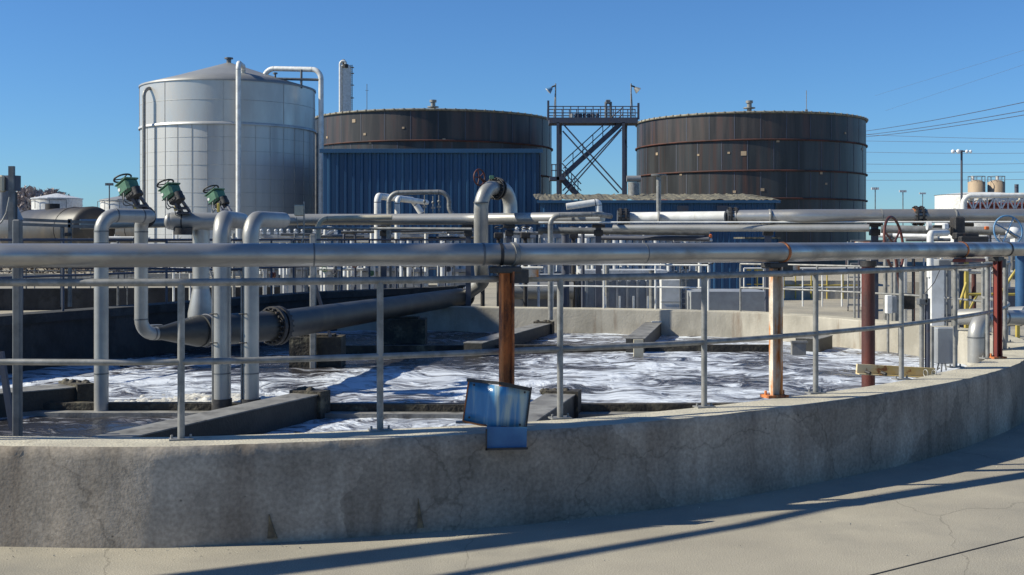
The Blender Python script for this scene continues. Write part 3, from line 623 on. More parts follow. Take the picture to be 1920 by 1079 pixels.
# actuators
def actuator(label, px, py, d, foot):
    o = P(px, py, d); th = T('valve_actuator', label, 'actuator', foot, 'green valve actuators with black handwheels')
    ry = R(-27); mt = Matrix.Translation(o) @ Matrix.Rotation(R(-35), 4, 'Z') @ Matrix.Rotation(ry, 4, 'Y') @ Matrix.Scale(.87, 4)
    def tr(mb):
        mb.v = [mt @ p for p in mb.v]; return mb
    tr(MB().bbox((0, 0, 0), (.23, .2, .17), .03)).build('housing', 'green', th)
    lid = tr(MB().bbox((0, 0, .087), (.245, .215, .02), .008)); lid.build('lid', 'green', th)
    b = MB(); 
    for k in range(4): b.cyl((-.09 + k * .06, -.101, -.07), (-.09 + k * .06, -.112, -.07), .008, seg=6)
    tr(b).build('bolt', 'black', th)
    tr(MB().cyl((-.06, -.1, .0), (-.06, -.106, .0), .022, seg=16)).build('dial', 'white', th)
    tr(MB().bbox((.04, .02, -.125), (.2, .17, .1), .03).cyl((.12, 0, -.06), (.12, 0, -.17), .06, seg=16)).build('motor', 'black', th)
    w_ = MB(); w_.torus((-.05, 0, .17), (0, 0, 1), .11, .012)
    for k in range(3): a = k * 2.09; w_.cyl((-.05, 0, .16), (-.05 + .11 * math.cos(a), .11 * math.sin(a), .17), .008, seg=6)
    w_.cyl((-.05, 0, .09), (-.05, 0, .17), .016, seg=8)
    tr(w_).build('handwheel', 'black', th)
    y = MB()
    m0 = mt @ V(.03, -.03, -.16); m1 = mt @ V(.09, .05, -.16)
    fv = Vector(foot)
    y.tube([m0, fv + V(-.04, -.02, .02)], .02, 8).tube([m1, fv + V(.06, .02, .02)], .02, 8).cyl(fv + V(0, 0, -.02), mt @ V(.05, 0, -.12), .014, seg=8).bbox(fv + V(0, 0, .0), (.16, .12, .03), .01)
    y.bbox(fv.lerp(m0, .45) + V(.05, 0, 0), (.12, .05, .03), .008)
    y.build('yoke', 'darksteel', th)
    MB().tube([mt @ V(-.06, -.08, -.08), mt @ V(-.09, -.1, -.22), fv + V(-.1, -.08, .08), fv + V(-.08, -.05, -.03)], .007, 6, bend=.04).tube([mt @ V(-.0, -.1, -.08), mt @ V(.0, -.14, -.2), fv + V(.0, -.1, .03)], .007, 6, bend=.04).build('cable', 'oldsteel', th)
    MB().bbox(fv + V(-.08, -.06, .08), (.03, .03, .11), .004).build('tag_box', 'yellow', th)
actuator('largest green valve actuator with black handwheel, above the leftmost riser pipe', 241, 353, 13.4, P(270, 398, 13.5))
actuator('green valve actuator between the two others, over the blind-ended pipe', 321, 362, 14.0, P(345, 400, 14.2))
actuator('smallest green valve actuator, just above the left tall riser pipe', 406, 371, 15.2, P(424, 402, 14.9))

# far continuation : diagonal + big bend with flange and wheel
up = T('bend_pipe', 'large grey pipe bend with black bolted flange in front of the blue building', 'pipe', P(902, 560, 24.6))
MB().tube([h3, P(905, 530, 25.8) , P(902, 500, 24.8), P(902, 353, 24.4), P(957, 353, 25.5), P(957, 404, 25.4)], .148, 28, bend=.36).build('pipe_run', 'pipe2', up)
MB().cyl(P(902, 379, 24.4), P(902, 381.5, 24.4), .153, seg=28).build('weld_seam', 'oldsteel', up)
fc = P(930, 354, 24.95)
MB().flange(fc, V(.82, 1.2, -.1), .235, .04, 18, .05).build('flange', 'black', up)
w_ = MB(); wc = P(899, 333, 24.7); ax = V(.8, -.7, 0)
u, v = frame_of(ax); w_.torus(wc, ax, .165, .017)
for k in range(5): a = k * 1.257; w_.cyl(wc, wc + (u * math.cos(a) + v * math.sin(a)) * .16, .014, seg=6)
w_.cyl(wc, fc, .02, seg=8); w_.build('handwheel', 'redbrown', up)
MB().bbox(P(922, 333, 24.9), (.1, .08, .07), .01).build('position_sensor', 'green', up)

# ------------------------------------------------------------------ rear pipe line
ZR = 2.46
rp = [P(540, 412, 26), P(700, 413, 26), P(880, 408, 25.5), P(1130, 406, 23.9), P(1360, 405, 23), P(1500, 404.5, 22.4), P(1900, 405, 22), P(2010, 405, 22)]
rp = [lift(p, ZR) for p in rp]
rear = T('rear_pipe', 'long light grey pipe line crossing the picture behind the basin', 'pipe', rp[3])
MB().tube(rp[:4], .12, 24, bend=1).build('pipe_run', 'pipe2', rear)
MB().tube([rp[3] + V(.45, 0, 0), rp[4]], .107, 24).build('pipe_run', 'white', rear)
MB().tube([rp[4] + V(.1, -.01, 0)] + rp[5:], .128, 24, bend=1).build('pipe_run', 'pipe', rear)
for px, dd_ in ((1168, 23.7), (1374, 23.0), (1722, 22.2)):
    c = lift(P(px, 404, dd_), ZR); MB().flange(c, (1, -.03, 0), .19, .035, 14, .07).build('flange', 'black', rear); MB().cyl(c + V(-.11, 0, 0), c + V(.13, 0, 0), .14, seg=20).build('coupling', 'rust' if px > 1600 else 'oldsteel', rear)
for px, dd_ in ((1443, 22.6), (1652, 22.25), (1790, 22.1), (1072, 24.2), (1235, 23.4)):
    c = lift(P(px, 404, dd_), ZR); MB().cyl(c + V(-.012, 0, 0), c + V(.012, 0, 0), .136 if px > 1400 else .124, seg=24).build('clamp', 'galv', rear)
for px, dd_ in ((1440, 22.7), (1640, 22.4), (1122, 24.3), (720, 26.3), (955, 25.1), (878, 25.6), (1800, 22.4)):
    c = P(px, 430, dd_); th = T('pipe_stand', {1440: 'dark steel stand under the rear pipe behind the white-and-orange post', 1640: 'dark steel stand under the rear pipe right of the brown tank', 1122: 'dark stand under the rear pipe below the white angled pipe', 720: 'dark stand under the rear pipe behind the white vent pipes', 955: 'dark stand under the right leg of the large pipe bend', 878: 'dark stand just left of the large pipe bend', 1800: 'bulky dark stand under the rear pipe at the right'}[px], 'stand', lift(c, 0), 'stands under the rear pipe')
    wd = .16 if px != 1800 else .28
    MB().box(lift(c, ZR / 2 - .09), (wd * .7, .1, ZR - .2)).build('column', 'darksteel', th)
    MB().bbox(lift(c, ZR - .16), (wd * 1.6, .22, .07), .01).bbox(lift(c, ZR - .3), (wd * 1.1, .16, .12), .01).build('saddle', 'black', th)
# thin and secondary lines under it
pipe_thing('thin straight white tube directly beneath the rear pipe', [P(1010, 417.5, 23.3), P(1900, 416.5, 21.7)], .017, 'white', 0, seg=8)
pipe_thing('thinner grey pipe below the rear pipe, reaching from the middle to the right', [P(1150, 428, 23.6), P(1630, 428, 21.9)], .068, 'pipe2', 0)
pipe_thing('pale pipe below the rear pipe behind the red handwheel', [P(1652, 430, 22.1), P(1895, 434, 21.6)], .075, 'galv', 0)
pipe_thing('second grey pipe low behind the large bend, left of the middle', [P(1010, 432, 25), P(1330, 436, 24)], .07, 'oldsteel', 0)
for i, (a, b, r_, mt_, lb) in enumerate((((560, 428), (885, 430), .03, 'galv', 'thin galvanised conduit under the left half of the rear pipe'), ((1120, 446), (1330, 448), .05, 'darksteel', 'dark crosswise beam behind the grey filter modules'), ((1645, 441), (1760, 444), .05, 'fin', 'mottled pale pipe behind the red handwheel'))):
    pipe_thing(lb, [P(*a, 25), P(*b, 24)], r_, mt_, 0, seg=8)
# white vent pipes
pipe_thing('thick white vent pipe with an elbow, left of the hoop pipe', [P(708, 470, 27), P(708, 368, 27), P(775, 376, 30), P(790, 400, 30)], .078, 'white', .14, name='vent_pipe')
pipe_thing('slender hoop-shaped grey pipe in front of the blue building', [P(729, 470, 26), P(729, 362, 26), P(842, 360, 26), P(842, 405, 26.0), P(900, 408, 26)], .05, 'galv', .22, name='vent_pipe')
pipe_thing('white vent pipe standing inside the hoop pipe', [P(745, 470, 27.5), P(745, 372, 27.5), P(800, 380, 29.5)], .062, 'white', .12, name='vent_pipe')
pipe_thing('low cream pipe with an elbow left of the white vent pipes', [P(597, 470, 25.5), P(597, 410, 25.5), P(735, 408, 25.4)], .052, 'cream', .2, name='vent_pipe')
pipe_thing('thin white pipe coming down in front of the far basin wall', [P(1032, 600, 23.0), P(1032, 405, 23.0), P(1120, 402, 23.0), P(1145, 406, 23.6)], .05, 'galv', .18, name='drain_pipe')
pipe_thing('white pipe elbow slanting above the rear pipe in the middle', [P(1062, 388, 24), P(1122, 379, 24), P(1123, 402, 24)], .068, 'white', .06, name='vent_pipe')
for (px, h_), o_ in zip(((796, 366), (812, 368), (823, 366)), ('leftmost', 'middle', 'rightmost')):
    MB().cyl(P(px, 410, 26.3), P(px, h_, 26.3), .012, seg=6).sphere(P(px, h_ + 12, 26.3), .035, 8).box(P(px, h_ + 22, 26.3), (.09, .05, .04)).build('gauge_valve', 'galv', label=o_ + ' of three small gauge valve stems on the rear pipe inside the hoop pipe', cat='valve', group='small gauge valves on the rear pipe')
# instrument post with box
for px, y0, y1, d, w_, lb in ((587, 440, 688, 17.3, .085, 'square grey steel post standing in the water left of the middle'), (33, 412, 818, 9.7, .065, 'square grey steel post at the left edge behind the handrail')):
    a = P(px, y0, d); c = P(px, y1, d); c.z = min(c.z, .1) if px > 100 else .1
    th = T('steel_post', lb, 'post', c); MB().bbox((a + c) / 2, (w_, w_, (a - c).length), .01).build('post', 'oldsteel' if px < 100 else 'galv', th)
    b0 = P(px + (3 if px > 100 else -32), 530 if px > 100 else 660, d + .1); b1 = P(px + (49 if px > 100 else -9), 690 if px > 100 else 805, d + .1)
    MB().beam(b0, b1, .045, .045).build('brace', 'darksteel', th)
ib = T('instrument_box', 'small cream instrument box on a thin conduit post', 'box', P(571, 470, 20))
MB().bbox(P(561, 395, 20), (.15, .12, .185), .015).build('enclosure', 'cream', ib)
MB().tube([P(570, 378, 20), P(570, 440, 20), P(562, 470, 20)], .013, 8).tube([P(556, 408, 20), P(560, 440, 20), P(548, 452, 20), P(540, 470, 20)], .008, 6, bend=.1).build('conduit', 'galv', ib)

# ------------------------------------------------------------------ railings further back
def railing(label, pts, h, nb, mat, r=.02, mids=(.5,), cat='railing', name='handrail', z=None):
    pts = [Vector(p) for p in pts]; th = T(name, label, cat, pts[0])
    up_ = V(0, 0, h)
    MB().tube([p + up_ for p in pts], r, 8).build('top_rail', mat, th)
    for m_ in mids: MB().tube([p + up_ * m_ for p in pts], r * .85, 8).build('middle_rail', mat, th)
    Ls = [(b - a).length for a, b in zip(pts[:-1], pts[1:])]; tot = sum(Ls)
    for i in range(nb):
        s_ = tot * i / max(nb - 1, 1); k = 0
        while k < len(Ls) - 1 and s_ > Ls[k]: s_ -= Ls[k]; k += 1
        p = pts[k].lerp(pts[k + 1], min(1, s_ / Ls[k])); MB().cyl(p, p + up_, r, seg=8).build('post', mat, th)
    return th
far = [(-.2, 24.3), (1.5, 23.9), (3.0, 23.4), (3.78, 23.1)]
railing('white two-rail handrail on the far basin wall, middle section', [(x, y, ZT) for x, y in far], .87, 5, 'white', .018)
far2 = [(4.35, 22.85), (5.4, 21.7), (6.1, 20.6), (6.55, 19.7), (6.85, 18.6), (6.95, 17.6)]
railing('light grey two-rail handrail on the far basin wall, right section', [(x, y, ZT) for x, y in far2], .9, 8, 'galv', .02)
railing('dark two-rail handrail on top of the tall dark wall', [(x, y + .15, .97) for x, y in TW], 1.05, 22, 'darksteel', .02)
railing('dark handrail beyond the low shaded wall on the left', [(-22, 33.2, .62), (-9, 35.2, .62), (-2, 37, .62)], 1.0, 16, 'oldsteel', .022)
railing('grey pipe railing far off on the left pavement', [(-27, 46, 0), (-10, 47, 0)], 1.1, 9, 'galv', .025)
railing('yellow safety railing behind the far wall, left section', [P(1395, 560, 40), P(1470, 560, 40)], .95, 4, 'yellow', .022)
railing('yellow safety railing behind the far wall, right section', [P(1462, 562, 41), P(1610, 562, 41)], .98, 6, 'yellow', .024)
railing('white handrail in front of the low blue building', [P(1236, 560, 34), P(1330, 560, 34)], .95, 3, 'white', .025)
railing('white pipe railing around the pit right of the grey concrete box', [P(1395, 575, 33), P(1615, 575, 33)], 1.05, 7, 'white', .02)
seg_wall('pit_wall', 'square grey concrete box wall behind the far basin wall', [(4.0, 26.8), (5.75, 26.8)], 1.6, 0, .86, 'greybox')
seg_wall('curb_wall', 'pale concrete curb behind the white-and-orange post', [(8.9, 41), (12.2, 41)], .3, 0, .62, 'concin')
seg_wall('curb_wall', 'pale concrete curb behind the thick red column', [(12.6, 40), (16.2, 39)], .3, 0, .62, 'concin')
st_ = T('steps', 'small dark metal steps with handrails beside the curb', 'steps', P(1610, 580, 34))
for k in range(5): MB().box(P(1610, 580, 34) + V(.06 * k, .2 * k, .12 + .19 * k), (.6, .24, .03)).build('tread', 'galv', st_)
for s_ in (-.33, .33): MB().beam(P(1610, 580, 34) + V(s_, -.1, 0), P(1610, 580, 34) + V(s_ + .3, 1.0, 1.0), .03, .2).build('stringer', 'darksteel', st_)
for s_ in (-.33, .33): MB().tube([P(1610, 580, 34) + V(s_, -.1, 0), P(1610, 580, 34) + V(s_, -.1, .9), P(1610, 580, 34) + V(s_ + .3, 1.0, 1.9)], .02, 8).build('handrail', 'galv', st_)

# ------------------------------------------------------------------ filter modules and cabinets in the middle
def module():
    th = T('filter_module', 'grey filter module with pale upright cartridges, in the row behind the basin', 'filter', (0, 0, 0), 'row of filter modules behind the basin')
    b = MB().box((0, 0, 2.12), (.78, .5, .1)).box((0, 0, 1.18), (.78, .5, .08))
    for sx in (-.37, .37):
        for sy in (.1, .22): b.box((sx, sy, 1.1), (.06, .06, 2.2))
    b.build('frame', 'greybox', th)
    for k in range(4):
        yy = -.42 + k * .15; c = MB().cyl((-.27 + k * .18, yy, 1.0), (-.27 + k * .18, yy, 2.06), .066, seg=12).sphere((-.27 + k * .18, yy, 2.3), .055, 8, (1, 1, .8)).box((-.27 + k * .18, yy, 2.22), (.1, .1, .07))
        c.build('cartridge', 'fin', th)
    MB().box((0, .05, .57), (.72, .4, 1.1)).build('tank', 'greybox', th)
    MB().tube([(-.39, -.27, 1.62), (.39, -.27, 1.62)], .022, 8).build('manifold', 'darksteel', th)
    return th
ORD = ['first', 'second', 'third', 'fourth', 'fifth', 'sixth', 'seventh', 'eighth', 'ninth', 'tenth', 'eleventh', 'twelfth', 'last']
pm = module(); first = True
spots = [(500, 36), (550, 35.5), (612, 35), (668, 34), (722, 34), (775, 33), (850, 33), (975, 30), (1040, 30.5), (1105, 30), (1172, 30), (1235, 30.5), (1290, 31)]
for mi, (px, d) in enumerate(spots):
    o = pm if first else copy_tree(pm); first = False
    o.location = ((px - 960) / F * d, d, 0); o.rotation_euler.z = random.uniform(-.06, .06); o['label'] = ORD[mi] + ' grey filter module from the left in the row behind the basin'
pt = T('process_tank', 'big blue-grey ribbed steel tank behind the white far handrail', 'tank', P(1160, 590, 28))
MB().box(lift(P(1165, 500, 28.2), .62), (1.9, 1.2, 1.24)).build('shell', 'greybox', pt)
for k in range(8): MB().box(lift(P(1100 + k * 19, 500, 27.57), .62), (.05, .05, 1.2)).build('rib', 'greybox', pt)
MB().box(lift(P(1165, 500, 28.2), 1.28), (2.0, 1.3, .08)).build('rim', 'fin', pt)
for k in range(8): MB().bbox(lift(P(1108 + k * 17.5, 500, 27.6), 1.12), (.11, .1, .13), .02, rz=.5).build('bracket', 'fin', pt)
pt = T('process_tank', 'low blue-grey tank with round end left of the ribbed tank', 'tank', P(1010, 590, 28.5))
MB().box(lift(P(1015, 500, 28.6), .6), (1.5, 1.0, 1.2)).build('shell', 'greybox', pt)
MB().tube([lift(P(950, 500, 27.6), .85), lift(P(1075, 500, 27.6), .85)], .2, 20).build('drum', 'pipe2', pt)
for px, o_ in zip((1135, 1162, 1188, 1215), ('first', 'second', 'third', 'fourth')):
    MB().box(lift(P(px, 570, 24.2), .76), (.035, .035, .25)).build('anchor_stub', 'white', label=o_ + ' from left of four short white stubs on the far basin wall', cat='stub', group='white stubs on the far basin wall')
cb = T('control_cabinet', 'white control cabinet behind the far handrail', 'cabinet', P(1258, 585, 26))
MB().bbox(lift(P(1257, 500, 26), .66), (.44, .3, 1.0), .01).build('cabinet_body', 'white', cb)
MB().box(lift(P(1257, 500, 25.84), .68), (.42, .006, .012)).build('door_seam', 'oldsteel', cb)
MB().box(lift(P(1257, 500, 26), .08), (.4, .26, .16)).build('plinth', 'darksteel', cb)
ld = T('ladder', 'narrow perforated steel ladder rail beside the white cabinet', 'ladder', P(1281, 588, 25.5))
for s_ in (-.06, .06): MB().box(lift(P(1281, 500, 25.5), .85) + V(s_, 0, 0), (.03, .03, 1.3)).build('side_rail', 'galv', ld)
for k in range(10): MB().box(lift(P(1281, 500, 25.5), .3 + k * .12), (.1, .02, .02)).build('rung', 'galv', ld)
for px, y0, y1, d, r_, lb in ((1138, 440, 590, 27, .055, 'grey vertical pipe in front of the ribbed tank'), (1093, 430, 585, 26, .04, 'thin dark post right of the thin white pipe'), (1222, 510, 585, 27, .06, 'grey cylinder post left of the white cabinet'), (1060, 440, 585, 27, .09, 'dark thick post behind the thin white pipe'), (1235, 330, 410, 30, .06, 'tall thin vent pipe with a wide cap rising above the low blue building')):
    th = T('upright_pipe', lb, 'pipe', P(px, y1, d)); MB().cyl(P(px, y1, d), P(px, y0, d), r_, seg=14).build('shaft', 'darksteel' if 'dark' in lb else 'galv', th)
    MB().cyl(P(px, y0, d), P(px, y0 - 3, d), r_ * (3.2 if 'cap' in lb else 1.25), seg=14).build('cap', 'oldsteel', th)
for i, (px, d) in enumerate(((905, 27), (935, 28), (985, 27), (1075, 28))):
    c = P(px, 448, d); MB().cyl(lift(c, 0), lift(c, 2.1), .05, seg=10).bbox(lift(c, 2.12), (.22, .2, .14), .02).torus(lift(c, 2.3), (0, .3, 1), .09, .012, 16, 6).build('gate_valve', 'black', label=['small black gate valve in front of the large bend', 'small black gate valve right under the large bend', 'small black gate valve right of the large bend', 'small black gate valve right of the thin white drain pipe'][i], cat='valve', group='black gate valves behind the front pipe')
MB().bbox(P(1332, 443, 30), (.08, .08, .1), .02).build('warning_beacon', 'orange', label='small orange beacon between the rear pipes', cat='beacon')

# ------------------------------------------------------------------ right side equipment
def wheel(label, c, ax, Rr, r, mat, stem, stemm='galv', spokes=4):
    th = T('hand_wheel', label, 'handwheel', stem)
    u, v = frame_of(Vector(ax)); MB().torus(c, ax, Rr, r, 36).build('rim', mat, th)
    b = MB()
    for k in range(spokes): a = k * 2 * math.pi / spokes + .5; b.cyl(c, c + (u * math.cos(a) + v * math.sin(a)) * Rr, r * .8, seg=6)
    b.build('spokes', mat, th)
    MB().cyl(c, stem, .025, seg=8).build('stem', stemm, th); return th
wheel('big dark red handwheel seen at an angle behind the front pipe', P(1676, 458, 18.5), V(.75, -.55, .1), .42, .022, 'redbrown', P(1690, 560, 18.9), 'redbrown', 3)
wheel('pale blue spoked handwheel at the right edge', P(1890, 433, 17), V(.15, -1, .15), .215, .013, 'bluewheel', P(1905, 445, 17.4))
vb = T('control_valve', 'white valve body with cable loop behind the blue handwheel', 'valve', P(1903, 475, 17.5))
MB().sphere(P(1900, 437, 17.5), .11, 16, (1, .8, .8)).bbox(P(1904, 452, 17.5), (.13, .12, .2), .03).build('body', 'white', vb)
MB().tube([P(1874, 440, 17.3), P(1872, 448, 17.3), P(1885, 456, 17.3), P(1900, 462, 17.3)], .012, 8, bend=.08).build('cable', 'galv', vb)
MB().bbox(P(1905, 468, 17.5), (.2, .12, .1), .02).build('flange', 'black', vb)
MB().cyl(P(1915, 600, 17.6), P(1915, 470, 17.6), .085, seg=18).build('stand_pipe', M('deepblue', (.03, .1, .22), (.025, .08, .17), scale=6, rough=.5), vb)
wc_ = T('white_column', 'broad white column with sloped foot behind the handrail at right', 'column', P(1755, 620, 18))
MB().bbox((P(1755, 610, 18) + P(1755, 500, 18)) / 2, (.2, .16, .9), .01).build('lower_shaft', 'white', wc_)
MB().tube([P(1744, 520, 18), P(1744, 438, 18), P(1775, 437, 18.5)], .05, 14, bend=.06).build('upper_pipe', 'white', wc_)
for px, y0, y1, d, w_, mt_, lb in ((1681, 480, 620, 21, .09, 'galv', 'slim white post right of the thick red column'), (1697, 470, 600, 24, .07, 'white', 'thin white post second right of the red column'), (1713, 480, 595, 25, .05, 'redbrown', 'thin dark red post behind the handrail at right'), (1790, 490, 600, 20, .09, 'galv', 'grey post right of the broad white column'), (1812, 490, 575, 22, .07, 'yellow', 'upright yellow post behind the handrail at right'), (1850, 490, 600, 20, .11, 'white', 'broad white post left of the red painted post'), (1826, 500, 580, 24, .09, 'redbrown', 'round dark red standpipe between the yellow and white posts'), (1776, 500, 600, 19, .035, 'oldsteel', 'thin grey rod close beside the broad white column'), (1908, 490, 600, 19.5, .06, 'yellow', 'yellow post at the right edge of the picture'), (1765, 470, 560, 24, .05, 'white', 'thin white post behind the broad white column'), (1728, 520, 605, 20, .03, 'darksteel', 'dark rod standing behind the far wall at right')):
    a = P(px, y1, d); c = P(px, y0, d); th = T('upright_post', lb, 'post', lift(a, 0))
    if 'round' in lb or 'rod' in lb: MB().cyl(lift(a, 0), c, w_ / 2, seg=12).build('shaft', mt_, th)
    else: MB().bbox((lift(a, 0) + c) / 2, (w_, w_, (c - lift(a, 0)).z), .008).build('shaft', mt_, th)
    MB().box(c + V(0, 0, .01), (w_ * 1.5, w_ * 1.5, .02)).build('cap', 'oldsteel', th)
    MB().box(lift(a, .01), (w_ * 2.2, w_ * 2.2, .02)).build('base_plate', 'oldsteel', th)
yf = T('yellow_frame', 'yellow braced steel guard frame at right', 'guard frame', P(1860, 600, 21))
for a, c in (((1815, 552), (1920, 552)), ((1790, 600), (1812, 530)), ((1808, 600), (1832, 552)), ((1876, 552), (1905, 505)), ((1875, 545), (1875, 600))): MB().tube([P(*a, 21), P(*c, 21)], .026, 8).build('tube', 'yellow', yf)
pr = T('probe_mount', 'grey probe pole with clamp hanging into the water at right', 'probe', P(1728, 675, 15.5))
MB().tube([lift(P(1728, 640, 15.8), .05), P(1728, 560, 15.8), P(1728, 500, 15.8)], .03, 12).build('pole', 'galv', pr)
MB().tube([lift(P(1739, 640, 15.8), .05), P(1739, 560, 15.8)], .035, 12).build('outer_pole', 'darksteel', pr)
MB().bbox(P(1729, 566, 15.75), (.12, .1, .08), .01).bbox(P(1735, 560, 15.75), (.05, .1, .12), .01).build('clamp', 'oldsteel', pr)
MB().tube([P(1733, 552, 15.7), P(1752, 530, 15.7), P(1765, 500, 15.8)], .005, 6, bend=.1).build('cable', 'black', pr)
cbx = T('junction_box', 'grey junction box on a bracket at the inner edge of the wall at right', 'box', P(1768, 690, 13.0))
MB().bbox(P(1770, 648, 13.3), (.2, .12, .4), .012).build('enclosure', 'greybox', cbx)
MB().box(P(1748, 652, 13.2), (.025, .04, .46)).build('mounting_strut', 'galv', cbx)
MB().tube([P(1760, 682, 13.2), P(1757, 694, 13.1), P(1762, 690, 13.1)], .008, 6).tube([P(1766, 682, 13.2), P(1765, 697, 13.1)], .008, 6).tube([P(1772, 682, 13.2), P(1774, 694, 13.1)], .008, 6).build('cable_whips', 'oldsteel', cbx)
cbx = T('junction_box', 'white junction box with drop pipe left of the grey post, over the far wall', 'box', P(1668, 640, 19.5))
MB().bbox(P(1666, 571, 19.5), (.09, .12, .3), .01).build('enclosure', 'white', cbx)
MB().bbox(P(1673, 571, 19.6), (.12, .1, .28), .01).build('panel_back', 'greybox', cbx)
MB().cyl(P(1665, 585, 19.5), P(1665, 662, 19.5), .022, seg=8).build('drop_pipe', 'galv', cbx)
pipe_thing('short fat grey pipe elbow dropping behind the wall at right', [P(1830, 680, 14.8), P(1830, 603, 14.8), P(1880, 596, 15.3), P(1925, 596, 15.6)], .1, 'pipe2', .2, name='elbow_pipe')
pipe_thing('thick grey pipe behind the grey post at right', [P(1795, 595, 18), P(1925, 590, 17)], .12, 'pipe2', 0)
for px in (1841, 1850): MB().cyl(P(px, 672, 14.9), P(px, 628, 14.9), .028, seg=10).box(P(px, 627, 14.9), (.09, .08, .02)).build('short_leg', 'galv', label='short grey pipe leg beside the fat elbow' + (' (nearer the elbow)' if px == 1841 else ' (nearer the red post)'), cat='leg')
MB().bbox(P(1885, 575, 22), (.5, .4, .7), .02).box(P(1885, 560, 21.7), (.3, .02, .1)).build('pump_motor', 'darksteel', label='dark pump motor behind the yellow frame', cat='motor')
MB().bbox(P(1778, 545, 23), (.5, .3, 1.2), .02).box(P(1778, 545, 22.84), (.4, .01, .9)).build('grey_cabinet', 'greybox', label='tall grey cabinet behind the handrail at right', cat='cabinet')
MB().bbox(P(1695, 565, 23.5), (.35, .3, .3), .02).cyl(P(1688, 565, 23.3), P(1680, 565, 23.3), .12, seg=14).build('pump_motor', 'black', label='small black pump motor between the white posts', cat='motor')
th = T('control_valve', 'massive black valve assembly under the rear pipe at the right', 'valve', P(1790, 450, 21.5))
MB().bbox(P(1795, 425, 21.5), (.2, .25, .35), .03).bbox(P(1810, 443, 21.3), (.42, .2, .12), .02).bbox(P(1765, 425, 21.5), (.3, .08, .05), .01).build('body', 'black', th)
MB().bbox(P(1773, 425, 21.4), (.1, .1, .12), .02).cyl(P(1738, 424, 21.4), P(1745, 424, 21.4), .075, seg=14).build('end_flange', 'fin', th)
MB().bbox(P(1825, 452, 21), (.5, .14, .16), .02).build('actuator', 'black', th)
MB().bbox(P(1850, 428, 21.5), (.07, .07, .06), .01).build('warning_beacon', 'orange', label='small orange marker on the pipes at the right', cat='marker')
for k in range(3): MB().tube([P(1835, 437 + 9 * k, 24), P(1890, 437 + 9 * k, 24)], .022, 8).build('conduit', 'white', label=['upper', 'middle', 'lower'][k] + ' one of three thin white conduits left of the blue handwheel', cat='conduit', group='white conduits left of the blue wheel')
MB().bbox(P(1617, 460, 22), (.28, .2, .12), .02).build('bearing_block', 'rustwhite', label='rusty block on top of the thick red column line behind the front pipe', cat='block')

# dense small pipework between the basin and the buildings
def manifold(label, px, d, wd, seed):
    rnd = random.Random(seed); th = T('valve_manifold', label, 'manifold', lift(P(px, 500, d), 0), 'small pipe manifolds behind the basin'); x0 = P(px, 500, d)
    n_ = int(wd / .22)
    for zz in (rnd.uniform(1.95, 2.2), rnd.uniform(1.3, 1.55)):
        MB().tube([lift(x0 + V(-wd / 2, 0, 0), zz), lift(x0 + V(wd / 2, rnd.uniform(-.2, .2), 0), zz)], .035, 8).build('header', rnd.choice(['galv', 'oldsteel', 'white']), th)
    for k in range(n_):
        x = -wd / 2 + wd * (k + .5) / n_ + rnd.uniform(-.05, .05); y = rnd.uniform(-.3, .3); z1 = rnd.uniform(1.5, 2.35); rr = rnd.choice([.015, .02, .03, .045]); c = x0 + V(x, y, 0)
        mt_ = rnd.choice(['galv', 'white', 'darksteel', 'oldsteel', 'fin'])
        if rnd.random() < .4: MB().tube([lift(c, 0), lift(c, z1), lift(c + V(rnd.choice([-.25, .25]), 0, 0), z1), lift(c + V(rnd.choice([-.25, .25]), 0, 0), z1 - .3)], rr, 8, bend=.06).build('riser', mt_, th)
        else: MB().cyl(lift(c, 0), lift(c, z1), rr, seg=8).build('riser', mt_, th)
        if rnd.random() < .55:
            zv = rnd.uniform(1.2, 2.1); b = MB().bbox(lift(c, zv), (.1, .12, .12), .02).cyl(lift(c, zv), lift(c, zv) + V(0, -.16, .0), .014, seg=6).torus(lift(c, zv) + V(0, -.16, 0), (rnd.uniform(-.3, .3), 1, 0), .06, .008, 14, 5)
            b.build('valve', rnd.choice(['black', 'black', 'darksteel', 'redbrown', 'green']), th)
    return th
for k, (px, d, wd, wh) in enumerate(((505, 27, .9, 'left of the steel post, above the wide low pipe'), (640, 27.5, 1.0, 'between the steel post and the white vent pipes'), (705, 28, .9, 'directly below the white vent pipes'), (800, 28, 1.2, 'below the right end of the hoop pipe'), (862, 27.5, .6, 'just left of the large pipe bend'), (985, 27, .8, 'right of the large pipe bend'), (1085, 29, .8, 'right of the thin white drain pipe'), (1300, 30, 1.0, 'above the grey concrete box'), (1640, 25, 1.0, 'beside the thick red-brown column'), (1740, 24, .9, 'behind the broad white column'), (1860, 23, 1.1, 'behind the yellow frame'), (570, 31, 1.2, 'far behind the instrument box'), (235, 30, 1.2, 'between the two legs of the leftmost valve pipe'), (350, 31, 1.0, 'behind the cone-footed drop pipe'), (440, 30, .7, 'between the tall pair of riser pipes'))):
    manifold('small tangle of pipes and valves ' + wh, px, d, wd, 100 + k)
for k, (a, c, d0_, d1_, r_, mt_, lb) in enumerate((((0, 500), (480, 507), 24, 26, .025, 'darksteel', 'thin dark cross pipe low behind the risers'), ((480, 470), (890, 470), 26, 26, .03, 'darksteel', 'dark pipe hidden just above the front pipe line'), ((640, 436), (880, 431), 27, 27, .035, 'oldsteel', 'dull pipe below the rear pipe under the hoop pipe'), ((490, 449), (890, 446), 29, 28, .03, 'black', 'black pipe low in front of the filter modules'), ((1240, 512), (1420, 514), 36, 36, .03, 'galv', 'grey pipe in front of the blue enclosure'), ((1440, 505), (1620, 507), 38, 38, .025, 'darksteel', 'dark pipe behind the yellow railing'))):
    pipe_thing(lb, [P(*a, d0_), P(*c, d1_)], r_, mt_, 0, seg=8)
g = MB(); rs = random.Random(5)
